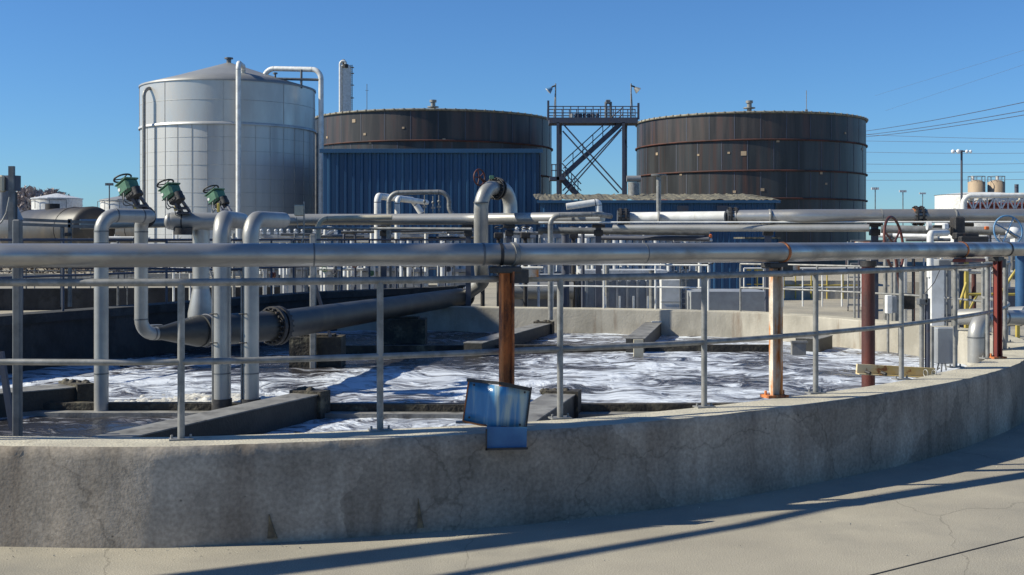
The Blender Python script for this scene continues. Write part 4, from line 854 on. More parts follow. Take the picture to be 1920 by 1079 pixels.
for k in range(5000):
    x = rs.uniform(-48, -14); y = rs.uniform(66, 72); z = abs(rs.gauss(0, .7)) * (1 + .5 * math.sin(x)); c = V(x, y, min(z, 2.0)); o = V(rs.uniform(-1, 1), rs.uniform(-1, 1), rs.uniform(-.3, 1)) * .35; s_ = V(rs.uniform(-1, 1), rs.uniform(-1, 1), 0) * .1
    g.add([c - s_, c + s_, c + o], [(0, 1, 2)])
g.build('scrub', 'bark', label='dark scrub along the rail tracks at left', kind='stuff')
# ------------------------------------------------------------------ big tanks
def seams(c, r, zs, z0, z1, na, mat, parent, name='panel_seam', a0=0, w_=.02, hv=.02):
    b = MB()
    for z in zs: b.lathe(c, [(r + .002, z - w_ / 2), (r + .02, z), (r + .002, z + w_ / 2)], 72)
    for k in range(na):
        a = a0 + 2 * math.pi * k / na
        p = c + V(math.cos(a), math.sin(a), 0) * (r + .005)
        b.box(lift(p, (z0 + z1) / 2), (.03, hv, z1 - z0), rz=a)
    b.build(name, mat, parent)
sd = 72.0; sr = 159 / F * sd; sc = V((429 - 960) / F * sd, sd, 0)
ez = CH + (450 - 170) / F * sd; az = CH + (450 - 118) / F * sd
si = T('silo', 'tall silver cylindrical silo with a low conical roof', 'silo', sc)
zmid = CH + (450 - 246) / F * sd
MB().lathe(sc, [(sr, 0), (sr, zmid)], 96).build('lower_shell', 'alum', si)
MB().lathe(sc, [(sr + .03, zmid), (sr + .03, ez)], 96).build('upper_shell', 'alumup', si)
MB().lathe(sc, [(sr + .1, zmid - .07), (sr + .1, zmid + .05), (sr + .02, zmid + .08)], 96).build('ring_band', 'alum', si)
MB().lathe(sc, [(sr + .08, ez - .04), (sr + .08, ez + .06), (sr * .66, ez + (az - ez) * .36), (sr * .33, ez + (az - ez) * .69), (.1, az)], 96).build('roof', 'roofmetal', si)
seams(sc, sr, [zmid * k / 11 for k in range(1, 11)], 0, zmid - .1, 36, 'seam', si)
seams(sc, sr + .03, [(zmid * 1.0 + ez) / 2 + .1], zmid + .1, ez, 9, 'seam', si, w_=.03)
MB().cyl(lift(sc, az - .05), lift(sc, az + .22), .14, seg=10).cyl(lift(sc, az + .22), lift(sc, az + .3), .26, seg=10).build('roof_vent', 'oldsteel', si)
for px, y in ((516, 143), (303, 158)):
    q = P(px, y, sd - 1.5); MB().cyl(q - V(0, 0, .5), q + V(0, 0, .12), .06, seg=8).cyl(q + V(0, 0, .12), q + V(0, 0, .2), .14, seg=8).build('roof_vent', 'oldsteel', si)
dn_ = sd - sr - .35
pipe_thing('hooped white pipe at the left side of the silver silo', [P(270, 470, 68), P(270, 168, 68), P(291, 164, 68.8), P(291, 178, 68.9), P(291, 400, 68.9)], .1, 'galv', .5, name='down_pipe')
pipe_thing('tall white pipe rising past the front of the silver silo', [P(447, 470, dn_), P(447, 118, dn_), P(456, 125, dn_ + 2.5), P(456, 150, dn_ + 3)], .14, 'white', .4, name='down_pipe')
pipe_thing('overhead white pipe from the silo roof down its right side', [P(496, 143, 71), P(502, 129, 71), P(602, 131, 70), P(602, 470, 70)], .15, 'white', .6, name='down_pipe')
MB().tube([P(512, 148, 70), P(598, 150, 70)], .08, 8).tube([P(565, 131, 70), P(565, 166, 70)], .07, 8).build('pipe_brace', 'oldsteel', label='grey strut below the overhead pipe beside the silo roof', cat='strut')
pipe_thing('narrow drain pipe running down between the silo and the dark tank', [P(594, 460, 78), P(594, 250, 78)], .12, 'oldsteel', 0, name='down_pipe')

def tank(label, cxp, rp_, d, top_c, rings, edge_y, patches):
    r = rp_ / F * d; c = V((cxp - 960) / F * d, d, 0); h = CH + (450 - edge_y) / F * d
    th = T('storage_tank', label, 'tank', c, 'dark steel storage tanks')
    MB().lathe(c, [(r, 0), (r, h * rings[-1])], 128).build('shell', 'tankside', th); MB().lathe(c, [(r, h * rings[-1]), (r, h)], 128).build('top_course', 'tankrust', th)
    MB().lathe(c, [(r + .02, h - .12), (r + .14, h - .1), (r + .14, h + .04), (r, h + .06), (r * .5, h + .3), (.0, h + .4)], 128).build('top_rim', 'tanktop', th)
    for z in rings: MB().lathe(c, [(r, h * z - .07), (r + .14, h * z - .05), (r + .14, h * z + .05), (r, h * z + .07)], 128).build('stiffening_ring', 'tankring', th)
    b = MB()
    for j in range(len(rings) + 1):
        z0 = h * ([0] + rings + [1])[j]; z1 = h * ([0] + rings + [1])[j + 1]
        for k in range(30):
            a = 2 * math.pi * (k + .5 * (j % 2)) / 30; p = c + V(math.cos(a), math.sin(a), 0) * r
            b.box(lift(p, (z0 + z1) / 2), (.03, .06, z1 - z0 - .15), rz=a)
    b.build('plate_seam', 'darksteel', th)
    b = MB()
    for k in range(80):
        a = 2 * math.pi * k / 80; p = c + V(math.cos(a), math.sin(a), 0) * (r + .12); b.box(lift(p, h + .02), (.14, .1, .1), rz=a)
    b.build('rim_clip', 'tanktop', th, kind='stuff')
    for (px, py, s_) in patches:
        u = (px - cxp) / rp_; a = math.asin(max(-.98, min(.98, u))); p = c + V(math.sin(a), -math.cos(a), 0) * (r + .02)
        z = CH + (450 - py) / F * (p.y)
        MB().box(lift(p, z), (s_ * .75, .03, s_ * .6), rz=a).build('patch', 'tanpaint', th)
    v = MB(); v.cyl(lift(c, h + .3), lift(c, h + .9), .35, .25, seg=12).cyl(lift(c, h + .9), lift(c, h + 1.0), .5, seg=12).cyl(lift(c, h + 1.0), lift(c, h + 1.7), .2, seg=12).cyl(lift(c, h + 1.25), lift(c, h + 1.33), .5, seg=12).cyl(lift(c, h + 1.7), lift(c, h + 1.9), .3, seg=12)
    v.build('roof_vent', 'galv', th)
    return c, r, h
tank('dark rust-streaked storage tank behind the blue building', 812, 222, 104, 203, [.24, .42, .6, .80], 229, [(688, 227, .45), (634, 258, .3), (708, 252, .3), (718, 268, .3), (637, 272, .25), (776, 240, .25), (845, 262, .3)])
tank('dark rust-streaked storage tank at the right, beside the stair tower', 1405, 210, 100, 216, [.24, .44, .62, .82], 232, [(1220, 289, .35), (1283, 291, .25), (1355, 288, .55), (1331, 287, .25), (1256, 327, .3), (1412, 265, .3), (1386, 356, .35), (1340, 360, .3), (1490, 325, .3), (1585, 280, .3), (1500, 345, .25), (1540, 250, .25)])
cl = T('distillation_column', 'slim white column tower with a hooked pipe on top, behind the dark tank', 'tower', P(647, 210, 125))
MB().cyl(lift(P(649, 200, 125), 0), P(649, 126, 125), .55, seg=24).sphere(P(649, 126, 125), .55, 16, (1, 1, .5)).build('shaft', 'white', cl)
MB().tube([lift(P(638, 200, 124.5), 0), P(638, 116, 124.5), P(648, 114, 124.5), P(648, 124, 124.5)], .14, 10, bend=.4).build('overhead_pipe', 'white', cl)
MB().cyl(P(644, 112, 125), P(644, 128, 125), .15, seg=8).cyl(P(648, 128, 124.6), P(648, 121, 124.6), .3, seg=10).build('relief_valve', 'black', cl)
b = MB().beam(P(658, 210, 125), P(658, 122, 125), .06, .06).beam(P(660.5, 210, 125), P(660.5, 122, 125), .06, .06)
for k in range(24): b.beam(P(658, 124 + k * 3.6, 125), P(661, 124 + k * 3.6, 125), .05, .05)
for y in (127, 138, 160, 184): b.box(P(659, y, 125), (.5, .5, .05))
b.build('caged_ladder', 'oldsteel', cl)
MB().cyl(P(688, 215, 110), P(688, 158, 110), .03, seg=6).box(P(688, 170, 110), (.3, .03, .03)).build('antenna', 'oldsteel', label='very thin antenna mast right of the white column tower', cat='antenna')
MB().cyl(P(1512, 230, 100), P(1512, 170, 100), .03, seg=6).box(P(1512, 208, 100), (.2, .2, .2)).build('antenna', 'galv', label='very thin antenna mast on top of the right dark tank', cat='antenna')

# ------------------------------------------------------------------ blue buildings
def corrug(x0, x1, z0, z1, y, pitch=.3, dep=.05, axis='x', sgn=-1):
    m_ = MB(); xs = []; x = x0; 
    while x < x1 - 1e-4:
        for t_, o in ((0, 0), (.55, 0), (.65, dep), (.9, dep), (1.0, 0)):
            xx = x + t_ * pitch
            if xx <= x1: xs.append((xx, o))
        x += pitch
    vs = []
    for xx, o in xs:
        for z in (z0, z1): vs.append(V(xx, y + sgn * o, z) if axis == 'x' else V(y + sgn * o, xx, z))
    return m_.add(vs, [(2 * i, 2 * i + 2, 2 * i + 3, 2 * i + 1) for i in range(len(xs) - 1)])
bd = 62.0
X0 = (606 - 960) / F * bd; X1 = (1012 - 960) / F * bd; bt = CH + (450 - 281) / F * bd
bb = T('blue_building', 'tall blue corrugated steel building in front of the dark tank', 'building', V((X0 + X1) / 2, bd, 0))
corrug(X0, X1, 0, bt - .15, bd, .42, .1).build('front_wall', 'clad', bb)
corrug(bd + .01, bd + 12, 0, bt - .15, X0, .28, axis='y').build('side_wall', 'clad', bb)
corrug(bd + .01, bd + 12, 0, bt - .15, X1, .28, axis='y', sgn=1).build('side_wall', 'clad', bb)
MB().box(V((X0 + X1) / 2, bd - .12, bt - .08), (X1 - X0 + .3, .3, .2)).build('eave_gutter', 'cladtrim', bb)
MB().add([V(X0 - .1, bd - .2, bt), V(X1 + .1, bd - .2, bt), V(X1 + .1, bd + 6, bt + .5), V(X0 - .1, bd + 6, bt + .5), V(X1 + .1, bd + 12, bt), V(X0 - .1, bd + 12, bt)], [(0, 1, 2, 3), (3, 2, 4, 5)]).build('roof', 'cladtrim', bb)
MB().box(V(X1 - .25, bd - .1, bt / 2), (.12, .1, bt)).box(V(X1 - .8, bd - .1, bt / 2), (.1, .1, bt)).build('downpipe', 'clad', bb)
# low building
d2 = 52.0
Y0 = (1013 - 960) / F * d2; Y1 = (1455 - 960) / F * d2; zt2 = CH + (450 - 376) / F * d2
lb_ = T('blue_building', 'long low blue building with a gravelled roof', 'building', V((Y0 + Y1) / 2, d2, 0))
corrug(Y0, Y1, 0, zt2 - .12, d2, .25, .04).build('front_wall', 'clad', lb_)
corrug(d2 + .01, d2 + 7, 0, zt2 - .12, Y1, .25, .04, axis='y', sgn=1).build('side_wall', 'clad', lb_)
MB().box(V((Y0 + Y1) / 2, d2 - .1, zt2 - .06), (Y1 - Y0 + .3, .25, .12)).build('fascia', 'cladtrim', lb_)
rz_ = zt2 + .32
mbv = MB(); nn_ = 120; rv = []
for j in range(5):
    for i in range(nn_ + 1):
        x = Y0 - .2 + (Y1 - Y0 + .4) * i / nn_; t_ = j / 4
        rv.append(V(x + (t_ * -.6 if i == nn_ else 0), d2 - .2 + 7 * t_, zt2 + (rz_ - zt2 + .2) * t_ + random.uniform(-.03, .05)))
mbv.add(rv, [(j * (nn_ + 1) + i, j * (nn_ + 1) + i + 1, (j + 1) * (nn_ + 1) + i + 1, (j + 1) * (nn_ + 1) + i) for j in range(4) for i in range(nn_)]).build('roof', 'gravel', lb_)
for px in (1280, 1355): 
    q = P(px, 392, d2 - .06); w_ = T if 0 else None
    MB().box(q, (.5, .06, .28)).build('louvre', 'darksteel', lb_)
for k in range(2):
    q = P((1188, 1193)[k], 352, 56); 
q = P(1188, 360, 57)
rvn = T('roof_ventilator', 'grey horizontal drum ventilator on the roof of the low blue building', 'ventilator', q)
MB().cyl(q + V(0, 0, -.2), q + V(0, 0, .45), .27, seg=16).build('neck', 'galv', rvn)
MB().cyl(q + V(-.33, 0, .62), q + V(.33, 0, .62), .15, seg=16).build('drum', 'roofmetal', rvn)
for x0_, x1_, yt, d_, lab in ((1398, 1460, 448, 44, 'small blue corrugated shed between the front and rear pipes'), (1330, 1420, 488, 40, 'low blue corrugated enclosure behind the handrails')):
    a = (x0_ - 960) / F * d_; b2 = (x1_ - 960) / F * d_; z_ = CH + (450 - yt) / F * d_ if yt < 460 else 1.6
    s_ = T('blue_shed', lab, 'shed', V((a + b2) / 2, d_, 0))
    corrug(a, b2, 0, z_, d_, .25, .04).build('front_wall', 'clad', s_)
    corrug(d_ + .01, d_ + 2, 0, z_, b2, .25, .04, axis='y', sgn=1).build('side_wall', 'clad', s_)
    MB().box(V((a + b2) / 2, d_ + 1, z_ + .03), (b2 - a + .1, 2.2, .06)).build('roof', 'gravel', s_)

# ------------------------------------------------------------------ stair tower between the tanks
td = 88.0
tw = T('stair_tower', 'steel stair tower with zigzag stairs and railed platform between the dark tanks', 'stair tower', lift(P(1112, 300, td), 0))
zdk = P(0, 222, td).z
def q_(px, py, dd=0): return P(px, py, td) + V(0, dd, 0)
MB().box((q_(1030, 226) + q_(1196, 226)) / 2 + V(0, 1, 0), (166 / F * td, 2.2, .4)).build('platform', 'darksteel', tw)
for px, dd_ in ((1046, 0), (1053, 2), (1169, 0), (1178, 2)):
    q = q_(px, 230, dd_); MB().box(lift(q, q.z / 2), (.2, .2, q.z)).build('column', 'darksteel', tw)
for a, c in (((1055, 232), (1168, 358)), ((1055, 246), (1160, 362)), ((1168, 238), (1055, 358)), ((1165, 244), (1058, 366))): MB().beam(q_(*a), q_(*c), .1, .1).build('cross_brace', 'darksteel', tw)
MB().beam(q_(1178, 230, 1), q_(1170, 355, 1), .08, .08).beam(q_(1170, 240, 1), q_(1178, 275, 1), .08, .08).build('column_lacing', 'darksteel', tw)
for (a, c) in (((1168, 228), (1056, 330)), ((1054, 333), (1090, 372))):
    A_ = q_(*a, .3); B_ = q_(*c, .3)
    MB().beam(A_, B_, .12, .36).beam(A_ + V(0, 1.2, 0), B_ + V(0, 1.2, 0), .12, .36).build('stair_flight', 'darksteel', tw)
    b = MB(); ns = 22
    for k in range(ns): b.box(A_.lerp(B_, (k + .5) / ns) + V(0, .6, 0), (.28, 1.1, .04))
    b.build('tread', 'darksteel', tw)
    for hh in (.55, 1.05): MB().tube([A_ + V(0, -.1, hh), B_ + V(0, -.1, hh)], .045, 6).build('stair_rail', 'darksteel', tw)
    for k in range(1, 6): p = A_.lerp(B_, k / 6) + V(0, -.1, 0); MB().cyl(p, p + V(0, 0, 1.05), .035, seg=6).build('baluster', 'darksteel', tw)
MB().box(q_(1045, 335, .8), (1.1, 1.8, .25)).build('landing', 'darksteel', tw)
for px in (1035, 1042, 1050): MB().cyl(q_(px, 333), q_(px, 308), .04, seg=6).build('landing_post', 'darksteel', tw)
MB().tube([q_(1033, 309), q_(1052, 309)], .04, 6).tube([q_(1033, 320), q_(1052, 320)], .04, 6).build('landing_rail', 'darksteel', tw)
for dd_ in (0, 2):
    for y in (200, 212): MB().tube([q_(1028, y, dd_), q_(1197, y, dd_)], .04, 6).build('guard_rail', 'darksteel', tw)
    for k in range(13): MB().cyl(q_(1028 + k * 14, 222, dd_), q_(1028 + k * 14, 200, dd_), .04, seg=6).build('rail_post', 'darksteel', tw)
MB().box(q_(1028, 207), (.15, .2, 1.4)).box(q_(1197, 209), (.15, .2, 1.2)).build('corner_post', 'darksteel', tw)
for k in range(7): MB().cyl(q_(1073 + k * 8, 222, .6), q_(1073 + k * 8, 212, .6), .14, seg=8).build('gas_valve', 'white' if k == 0 else 'darksteel', tw)
MB().cyl(q_(1137, 222, .5), q_(1137, 190, .5), .1, seg=8).cyl(q_(1146, 222, .5), q_(1146, 190, .5), .1, seg=8).bbox(q_(1141, 190, .5), (.35, .3, .3), .04).build('vent_stack', 'oldsteel', tw)
for k, (px, sx) in enumerate(((1042, -1), (1184, 1))):
    lp = T('floodlight', ['cone floodlight on a thin mast at the left end of the stair tower platform', 'cone floodlight on a thin mast at the right end of the stair tower platform'][k], 'lamp', q_(px, 222, .3), 'floodlights on the stair tower')
    MB().cyl(q_(px, 222, .3), q_(px, 156, .3), .05, seg=8).build('mast', 'galv', lp)
    MB().cyl(q_(px + 4 * sx, 222, .3), q_(px + sx, 175, .3), .03, seg=6).build('conduit', 'galv', lp)
    MB().tube([q_(px, 160, .3), q_(px + 6 * sx, 162, .3), q_(px + 8 * sx, 165, .3)], .06, 8).build('bracket', 'black', lp)
    MB().tube([q_(px + 7 * sx, 164, .3), q_(px + 14 * sx, 170, .3)], [.1, .27], 14).build('reflector', 'bluewheel' if k == 0 else 'galv', lp)
    MB().cyl(q_(px + 14 * sx, 170, .3), q_(px + 14.5 * sx, 170.5, .3), .25, seg=14).build('lens', 'glass', lp)

# ------------------------------------------------------------------ right background
wt = T('white_tank', 'broad white storage tank far off at the right', 'tank', lift(P(1830, 400, 150), 0))
c = lift(P(1835, 400, 150), 0); r = 78 / F * 150; zz = P(0, 366, 150).z
MB().lathe(c, [(r, 0), (r, zz)], 64).build('shell', 'white', wt); MB().lathe(c, [(r + .1, zz), (r * .5, zz + .25), (0, zz + .3)], 64).build('roof', 'white', wt)
for k, (px, lab) in enumerate(((1831, 'left one of the two tan silos above the white tank'), (1868, 'right one of the two tan silos above the white tank'))):
    c = lift(P(px, 400, 190), 0); r = 15.5 / F * 190; zz = P(0, 342, 190).z
    s_ = T('tan_silo', lab, 'silo', c, 'tan silos far right'); MB().lathe(c, [(r, 0), (r, zz), (r * .4, zz + .3), (0, zz + .35)], 32).build('shell', 'tanpaint', s_)
    MB().lathe(c, [(r + .02, zz - 2.2), (r + .05, zz - 2.1), (r + .02, zz - 2.0)], 32).build('band', 'oldsteel', s_)
    MB().cyl(lift(c, zz) + V(-.6 if k == 0 else .2, 0, 0), lift(c, zz + 1.0) + V(-.6 if k == 0 else .2, 0, 0), .25, seg=12).build('dust_vent', 'white', s_)
    b = MB().torus(lift(c, zz + .9), (0, 0, 1), r, .04, 20, 5)
    for j in range(10): a = j * .628; b.cyl(lift(c, zz) + V(math.cos(a), math.sin(a), 0) * r, lift(c, zz + .9) + V(math.cos(a), math.sin(a), 0) * r, .04, seg=5)
    b.build('roof_railing', 'oldsteel', s_)
pb_ = T('pipe_bridge', 'steel lattice pipe bridge at the right above the rear pipe', 'pipe bridge', lift(P(1870, 400, 60), 0))
b = MB()
for y in (370, 394):
    b.beam(P(1808, y, 60), P(1960, y, 60), .1, .1); b.beam(P(1808, y, 62), P(1960, y, 62), .1, .1)
for k in range(12):
    b.beam(P(1812 + k * 13, 370, 60), P(1812 + k * 13, 394, 60), .06, .06); b.beam(P(1812 + k * 13, 394 if k % 2 else 370, 60), P(1825 + k * 13, 370 if k % 2 else 394, 60), .06, .06)
b.build('truss', 'fin', pb_)
MB().tube([P(1806, 460, 60), P(1806, 368, 60), P(1960, 366, 60)], .13, 10, bend=.4).build('pipe', 'white', pb_)
b = MB()
for k in range(34): b.tube([P(1815 + random.random() * 130, 374 + random.random() * 18, 61), P(1815 + random.random() * 130, 374 + random.random() * 18, 61)], .03, 5) if k < 10 else b.box(P(1815 + random.random() * 130, 374 + random.random() * 18, 61), (.2, .2, .25))
b.build('valves', 'cream', pb_)
MB().tube([P(1812, 383, 60.8), P(1960, 384, 60.8)], .08, 8).tube([P(1812, 389, 60.9), P(1960, 389, 60.9)], .1, 8).build('inner_pipe', 'redpaint', pb_)
for px in (1806, 1900): MB().box(lift(P(px, 400, 61), 1.2), (.15, .15, 2.4)).build('leg', 'oldsteel', pb_)
# flood mast
fm = T('light_mast', 'tall mast with four white floodlights at the right', 'lamp', lift(P(1803, 400, 75), 0))
MB().cyl(lift(P(1803, 400, 75), 0), P(1803, 282, 75), .07, seg=8).build('mast', 'darksteel', fm)
MB().tube([P(1788, 284, 75), P(1820, 284, 75)], .05, 6).build('crossbar', 'darksteel', fm)
for px, r_ in ((1787, .13), (1797, .15), (1813, .11), (1820, .1)):
    MB().sphere(P(px, 284.5, 74.9), r_, 12, (1, .7, 1)).build('lamp_head', 'glass', fm)
for k, (px, y, d) in enumerate(((1641, 354, 160), (1693, 359, 175), (1730, 363, 220))):
    s_ = T('light_mast', ['small distant light mast just right of the dark tank', 'small distant light mast between two others', 'faintest distant light mast, nearest the white tank'][k], 'lamp', lift(P(px, 400, d), 0), 'distant light masts')
    MB().cyl(lift(P(px, 400, d), 0), P(px, y, d), .07, seg=6).build('mast', 'oldsteel', s_)
    for q in (-5, 0, 4.5): MB().box(P(px + q * .9, y, d), (.35, .25, .3)).build('lamp_head', 'fin', s_)
MB().cyl(P(1906, 370, 170), P(1906, 346, 170), .3, seg=8).cyl(P(1906, 366, 170), P(1906, 364, 170), .8, seg=8).build('exhaust_stack', 'darksteel', label='short dark exhaust stack at the far right edge', cat='stack')
hb = T('white_building', 'low white building roof at the far right behind the pipe bridge', 'building', lift(P(1930, 400, 170), 0))
MB().box(lift(P(1930, 400, 172), P(0, 368, 172).z / 2), (9, 4, P(0, 368, 172).z)).build('wall', 'white', hb)
MB().box(lift(P(1930, 400, 172), P(0, 368, 172).z + .15), (9.4, 4.4, .3)).build('roof', 'fin', hb)
# power lines (sagging)
for k, (y0, y1, sag, d0_, d1_) in enumerate(((247, 187, 6, 130, 60), (252, 205, 6, 130, 60), (255, 214, 6, 130, 60), (250, 262, 4, 200, 160), (263, 266, 4, 200, 160), (284, 287, 4, 200, 160), (307, 306, 4, 200, 160), (323, 322, 3, 200, 160), (338, 336, 2, 200, 160))):
    a = P(1560, y0 + (6 if k < 3 else 0), d0_); b2 = P(1990, y1 - (10 if k < 3 else 0), d1_); pts = []
    for j in range(21):
        t_ = j / 20; p = a.lerp(b2, t_); p.z -= sag * 4 * t_ * (1 - t_) / F * 100; pts.append(p)
    MB().tube(pts, .022 if k < 3 else .028, 5).build('power_line', 'darksteel', label=(['topmost rising', 'middle rising', 'lowest rising'][k] + ' power line right of the dark tank') if k < 3 else (['topmost', 'second', 'third', 'fourth', 'fifth', 'lowest'][k - 3] + ' of the six level faint power lines at right'), cat='cable', group='power lines at right')
for k, (x0_, y0, x1_, y1) in enumerate(((1640, 180, 2000, 70), (1660, 208, 2000, 95))):
    MB().tube([P(x0_, y0, 300), P(x1_, y1, 200)], .02, 5).build('power_line', 'oldsteel', label=['upper', 'lower'][k] + ' one of two very faint power lines high in the sky at right', cat='cable', group='power lines at right')

# ------------------------------------------------------------------ left background
hv = []
nh = 40
for j in range(4):
    for i in range(nh + 1):
        x = -220 + 170 * i / nh; t_ = j / 3; hh = 8.5 * math.exp(-((x + 125) / 24) ** 2) + 1.5 * noise.noise(V(x * .05, 0, 0)) + 1
        hv.append(V(x, 260 + 40 * j, -.5 + hh * math.sin(math.pi * min(1, t_ * .75 + .0))))
MB().add(hv, [(j * (nh + 1) + i, j * (nh + 1) + i + 1, (j + 1) * (nh + 1) + i + 1, (j + 1) * (nh + 1) + i) for j in range(3) for i in range(nh)], True).build('hill', 'hill', kind='structure')
def bare_tree(label, px, ytop, d, spread, group='bare trees on the left skyline'):
    base = lift(P(px, 400, d), 0); top_ = P(px, ytop, d).z; th = T('bare_tree', label, 'tree', base, group)
    MB().tube([base, lift(base, top_ * .35), lift(base, top_ * .8) + V(.3, 0, 0)], [.35, .25, .08], 8).build('trunk', 'bark', th)
    b = MB()
    for k in range(4200):
        a = random.uniform(0, 6.28); e = random.uniform(-.1, 1); rr = spread * random.random() ** .6
        p = V(base.x + math.cos(a) * rr, base.y + math.sin(a) * rr * .6, top_ * (.45 + .55 * (1 - (rr / spread) ** 2) * random.uniform(.3, 1)))
        o = V(random.uniform(-1, 1), random.uniform(-1, 1), random.uniform(.2, 1.2)) * random.uniform(.3, .8); s_ = V(random.uniform(-1, 1), random.uniform(-1, 1), 0) * .045
        b.add([p - s_, p + s_, p + o + s_ * .3, p + o * .6 + V(random.uniform(-.5, .5), 0, .4)], [(0, 1, 2), (0, 2, 3)])
    for k in range(14):
        a = random.uniform(0, 6.28); b.tube([lift(base, top_ * random.uniform(.25, .5)), V(base.x + math.cos(a) * spread * .8, base.y + math.sin(a) * spread * .5, top_ * random.uniform(.6, .9))], [.12, .03], 5)
    b.build('crown', 'twig', th)
for k, (px, y, d, s_) in enumerate(((10, 362, 190, 5.5), (52, 353, 190, 5.5), (95, 359, 195, 6.5), (-35, 352, 190, 6.5))):
    bare_tree(['bare winter tree at the left edge behind the dark hopper', 'widest bare winter tree left of the first white tank', 'bare winter tree right behind the first white tank', 'bare winter tree just outside the left edge'][k], px, y, d, s_)
for k, (px, rr, yt, ya, d, lab) in enumerate(((107, 45, 373, 363, 150, 'low white round tank with a shallow cone roof, left of the valve pipes'), (236, 46, 376, 366, 150, 'low white round tank half hidden by the leftmost valve pipe'))):
    c = lift(P(px, 400, d), 0); r = rr / F * d; zz = P(0, yt, d).z; za = P(0, ya, d).z
    s_ = T('white_tank', lab, 'tank', c, 'low white tanks on the left'); MB().lathe(c, [(r, 0), (r, zz)], 40).build('shell', 'white', s_)
    MB().lathe(c, [(r + .12, zz - .05), (r + .1, zz + .05), (.15, za)], 16, False).build('roof', 'fin' if k == 0 else 'roofmetal', s_)
    railing_pts = [c + V(math.cos(a) * (r + .3), math.sin(a) * (r + .3), 0) for a in (3.6, 4.2, 4.8, 5.4)]
    b = MB().tube([lift(p, zz - .2) for p in railing_pts], .04, 5)
    for p in railing_pts: b.cyl(lift(p, zz - 1.3), lift(p, zz - .2), .04, seg=5)
    b.build('stair_railing', 'oldsteel', s_)
s_ = T('light_mast', 'small light mast on the left skyline above the valves', 'lamp', lift(P(205, 400, 120), 0)); MB().cyl(lift(P(205, 400, 120), 0), P(205, 345, 120), .06, seg=6).build('mast', 'oldsteel', s_)
for q in (-5, 0, 5): MB().box(P(205 + q, 346, 120), (.25, .2, .25)).build('lamp_head', 'oldsteel', s_)
def tank_car(label, p0, p1, zc, r):
    th = T('tank_car', label, 'rail tank car', lift((p0 + p1) / 2, 0), 'black rail tank cars'); d = (p1 - p0).normalized()
    A_ = lift(p0, zc); B_ = lift(p1, zc)
    MB().tube([A_ - d * .35, A_ - d * .2, A_, B_, B_ + d * .2, B_ + d * .35], [r * .55, r * .86, r, r, r * .86, r * .55], 36).build('barrel', 'tankcar', th)
    MB().cyl(lift((p0 + p1) / 2, zc + r - .1), lift((p0 + p1) / 2, zc + r + .35), .5, seg=14).build('dome_hatch', 'black', th)
    MB().beam(lift(p0, zc - r), lift(p1, zc - r), 2.2, .4).build('underframe', 'black', th)
    for t_ in (.08, .2, .8, .92):
        for s__ in (-.75, .75): q = lift(p0.lerp(p1, t_), .5) + V(-d.y, d.x, 0) * s__; MB().cyl(q - V(-d.y, d.x, 0) * .07, q + V(-d.y, d.x, 0) * .07, .48, seg=20).build('wheel', 'black', th)
    for k in (1, 4): q = p0.lerp(p1, k / 5); MB().torus(lift(q, zc), d, r + .015, .03, 30, 5).build('hoop', 'black', th)
MT['tankcar'] = M('tankcar', (.035, .033, .032), (.055, .05, .046), rough=.5, scale=.8, c3=(.08, .065, .05), s3=.6, lo3=.5, hi3=.7)
tank_car('black rail tank car beyond the left side of the basin', V(-27.6, 79, 0), V(-37.5, 91, 0), 2.72, 1.5)
tank_car('black rail tank car half hidden by the leftmost valve pipe', V(-20.5, 79, 0), V(-30.2, 96, 0), 2.9, 1.6)
# hopper and control post at the left edge
cp = T('control_post', 'dark control post with light box and cable at the left edge', 'control post', lift(P(22, 440, 17), 0))
MB().box((P(22, 312, 17) + P(22, 470, 17)) / 2, (.075, .06, (P(22, 312, 17) - P(22, 470, 17)).z)).build('post', 'oldsteel', cp)
MB().bbox(P(1, 345, 17), (.13, .12, .24), .02).build('light_box', 'cream', cp)
MB().cyl(P(23, 330, 17.1), P(23, 358, 17.1), .115, seg=18).build('drum_motor', 'darksteel', cp)
MB().bbox(P(24, 400, 17.1), (.1, .1, .6), .01).build('spine', 'black', cp)
MB().tube([P(-12, 420, 16.8), P(0, 422, 16.8), P(12, 400, 16.8), P(18, 370, 16.8)], .012, 6, bend=.1).build('cable', 'galv', cp)
MB().tube([P(5, 358, 17.3), P(5, 412, 17.3)], [.1, .28], 16).build('hopper', 'greybox', cp)
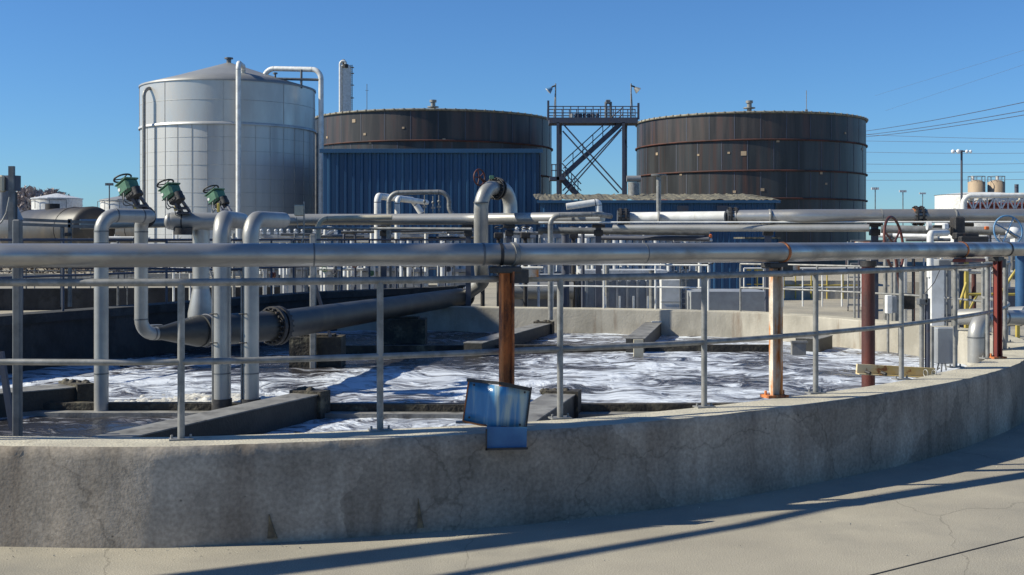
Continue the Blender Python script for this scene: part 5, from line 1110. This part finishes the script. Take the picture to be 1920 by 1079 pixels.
# working platform frame at left
pf = T('platform_frame', 'grey steel platform frame with posts, left behind the riser pipe', 'platform', lift(P(110, 600, 20), 0))
for a, c in (((40, 412), (185, 418)), ((40, 421), (185, 426))): MB().beam(P(*a, 20), P(*c, 20), .06, .05).build('beam', 'oldsteel', pf)
for px in (31, 117, 131): a = P(px, 411 if px != 117 else 425, 20); MB().bbox((a + lift(a, .9)) / 2, (.12 if px == 31 else .055, .06, a.z - .9), .006).build('post', 'galv' if px == 31 else 'oldsteel', pf)
MB().bbox(P(128, 440, 19.9), (.1, .08, .06), .01).build('clamp', 'black', pf)
MB().tube([P(60, 452, 35), P(340, 452, 35)], .05, 8).build('ground_pipe', 'oldsteel', label='thin grey pipe on the dirt behind the riser pipes', cat='pipe')
pipe_thing('pale grey pipe stretch behind the risers at left', [P(150, 421, 24), P(560, 414, 26)], .1, 'pipe2', 0)

# ------------------------------------------------------------------ pipe frame added outside the left edge to throw the two long pavement shadows
gy = T('shadow_gantry', 'unseen overhead pipes on a mast, added outside the left edge to cast shadows', 'shadow_gantry', (-10.2, 5.5, 0))
MB().cyl((-10.2, 5.5, 0), (-10.2, 5.5, 4.6), .12, seg=14).build('mast', 'galv', gy)
MB().tube([V(-10.2, 5.5, 4.5), V(-7.85, 6.66, 4.5), V(-6.26, 7.45, 4.5), V(-5.29, 7.96, 4.5), V(-4.1, 8.6, 4.5)], .15, 14).build('pipe', 'pipe2', gy)
MB().tube([V(-10.2, 5.5, 4.3), V(-6.9, 6.35, 4.5), V(-5.35, 7.35, 4.5), V(-4.4, 7.95, 4.5), V(-3.7, 8.5, 4.5), V(-2.9, 9.05, 4.5), V(-1.7, 9.75, 4.5)], .06, 10).build('rail', 'galv', gy)
sh = T('shade_block', 'plain grey block added outside the left edge of the picture to shade the basin', 'building', (-13.6, 21.5, 0))  # unseen block added to shade the back of the basin
MB().box((-13.6, 21.5, 4.4), (3.2, 6.2, 8.8)).build('wall', 'concin', sh); MB().box((-13.6, 21.5, 8.9), (3.4, 6.4, .2)).build('roof', 'gravel', sh)
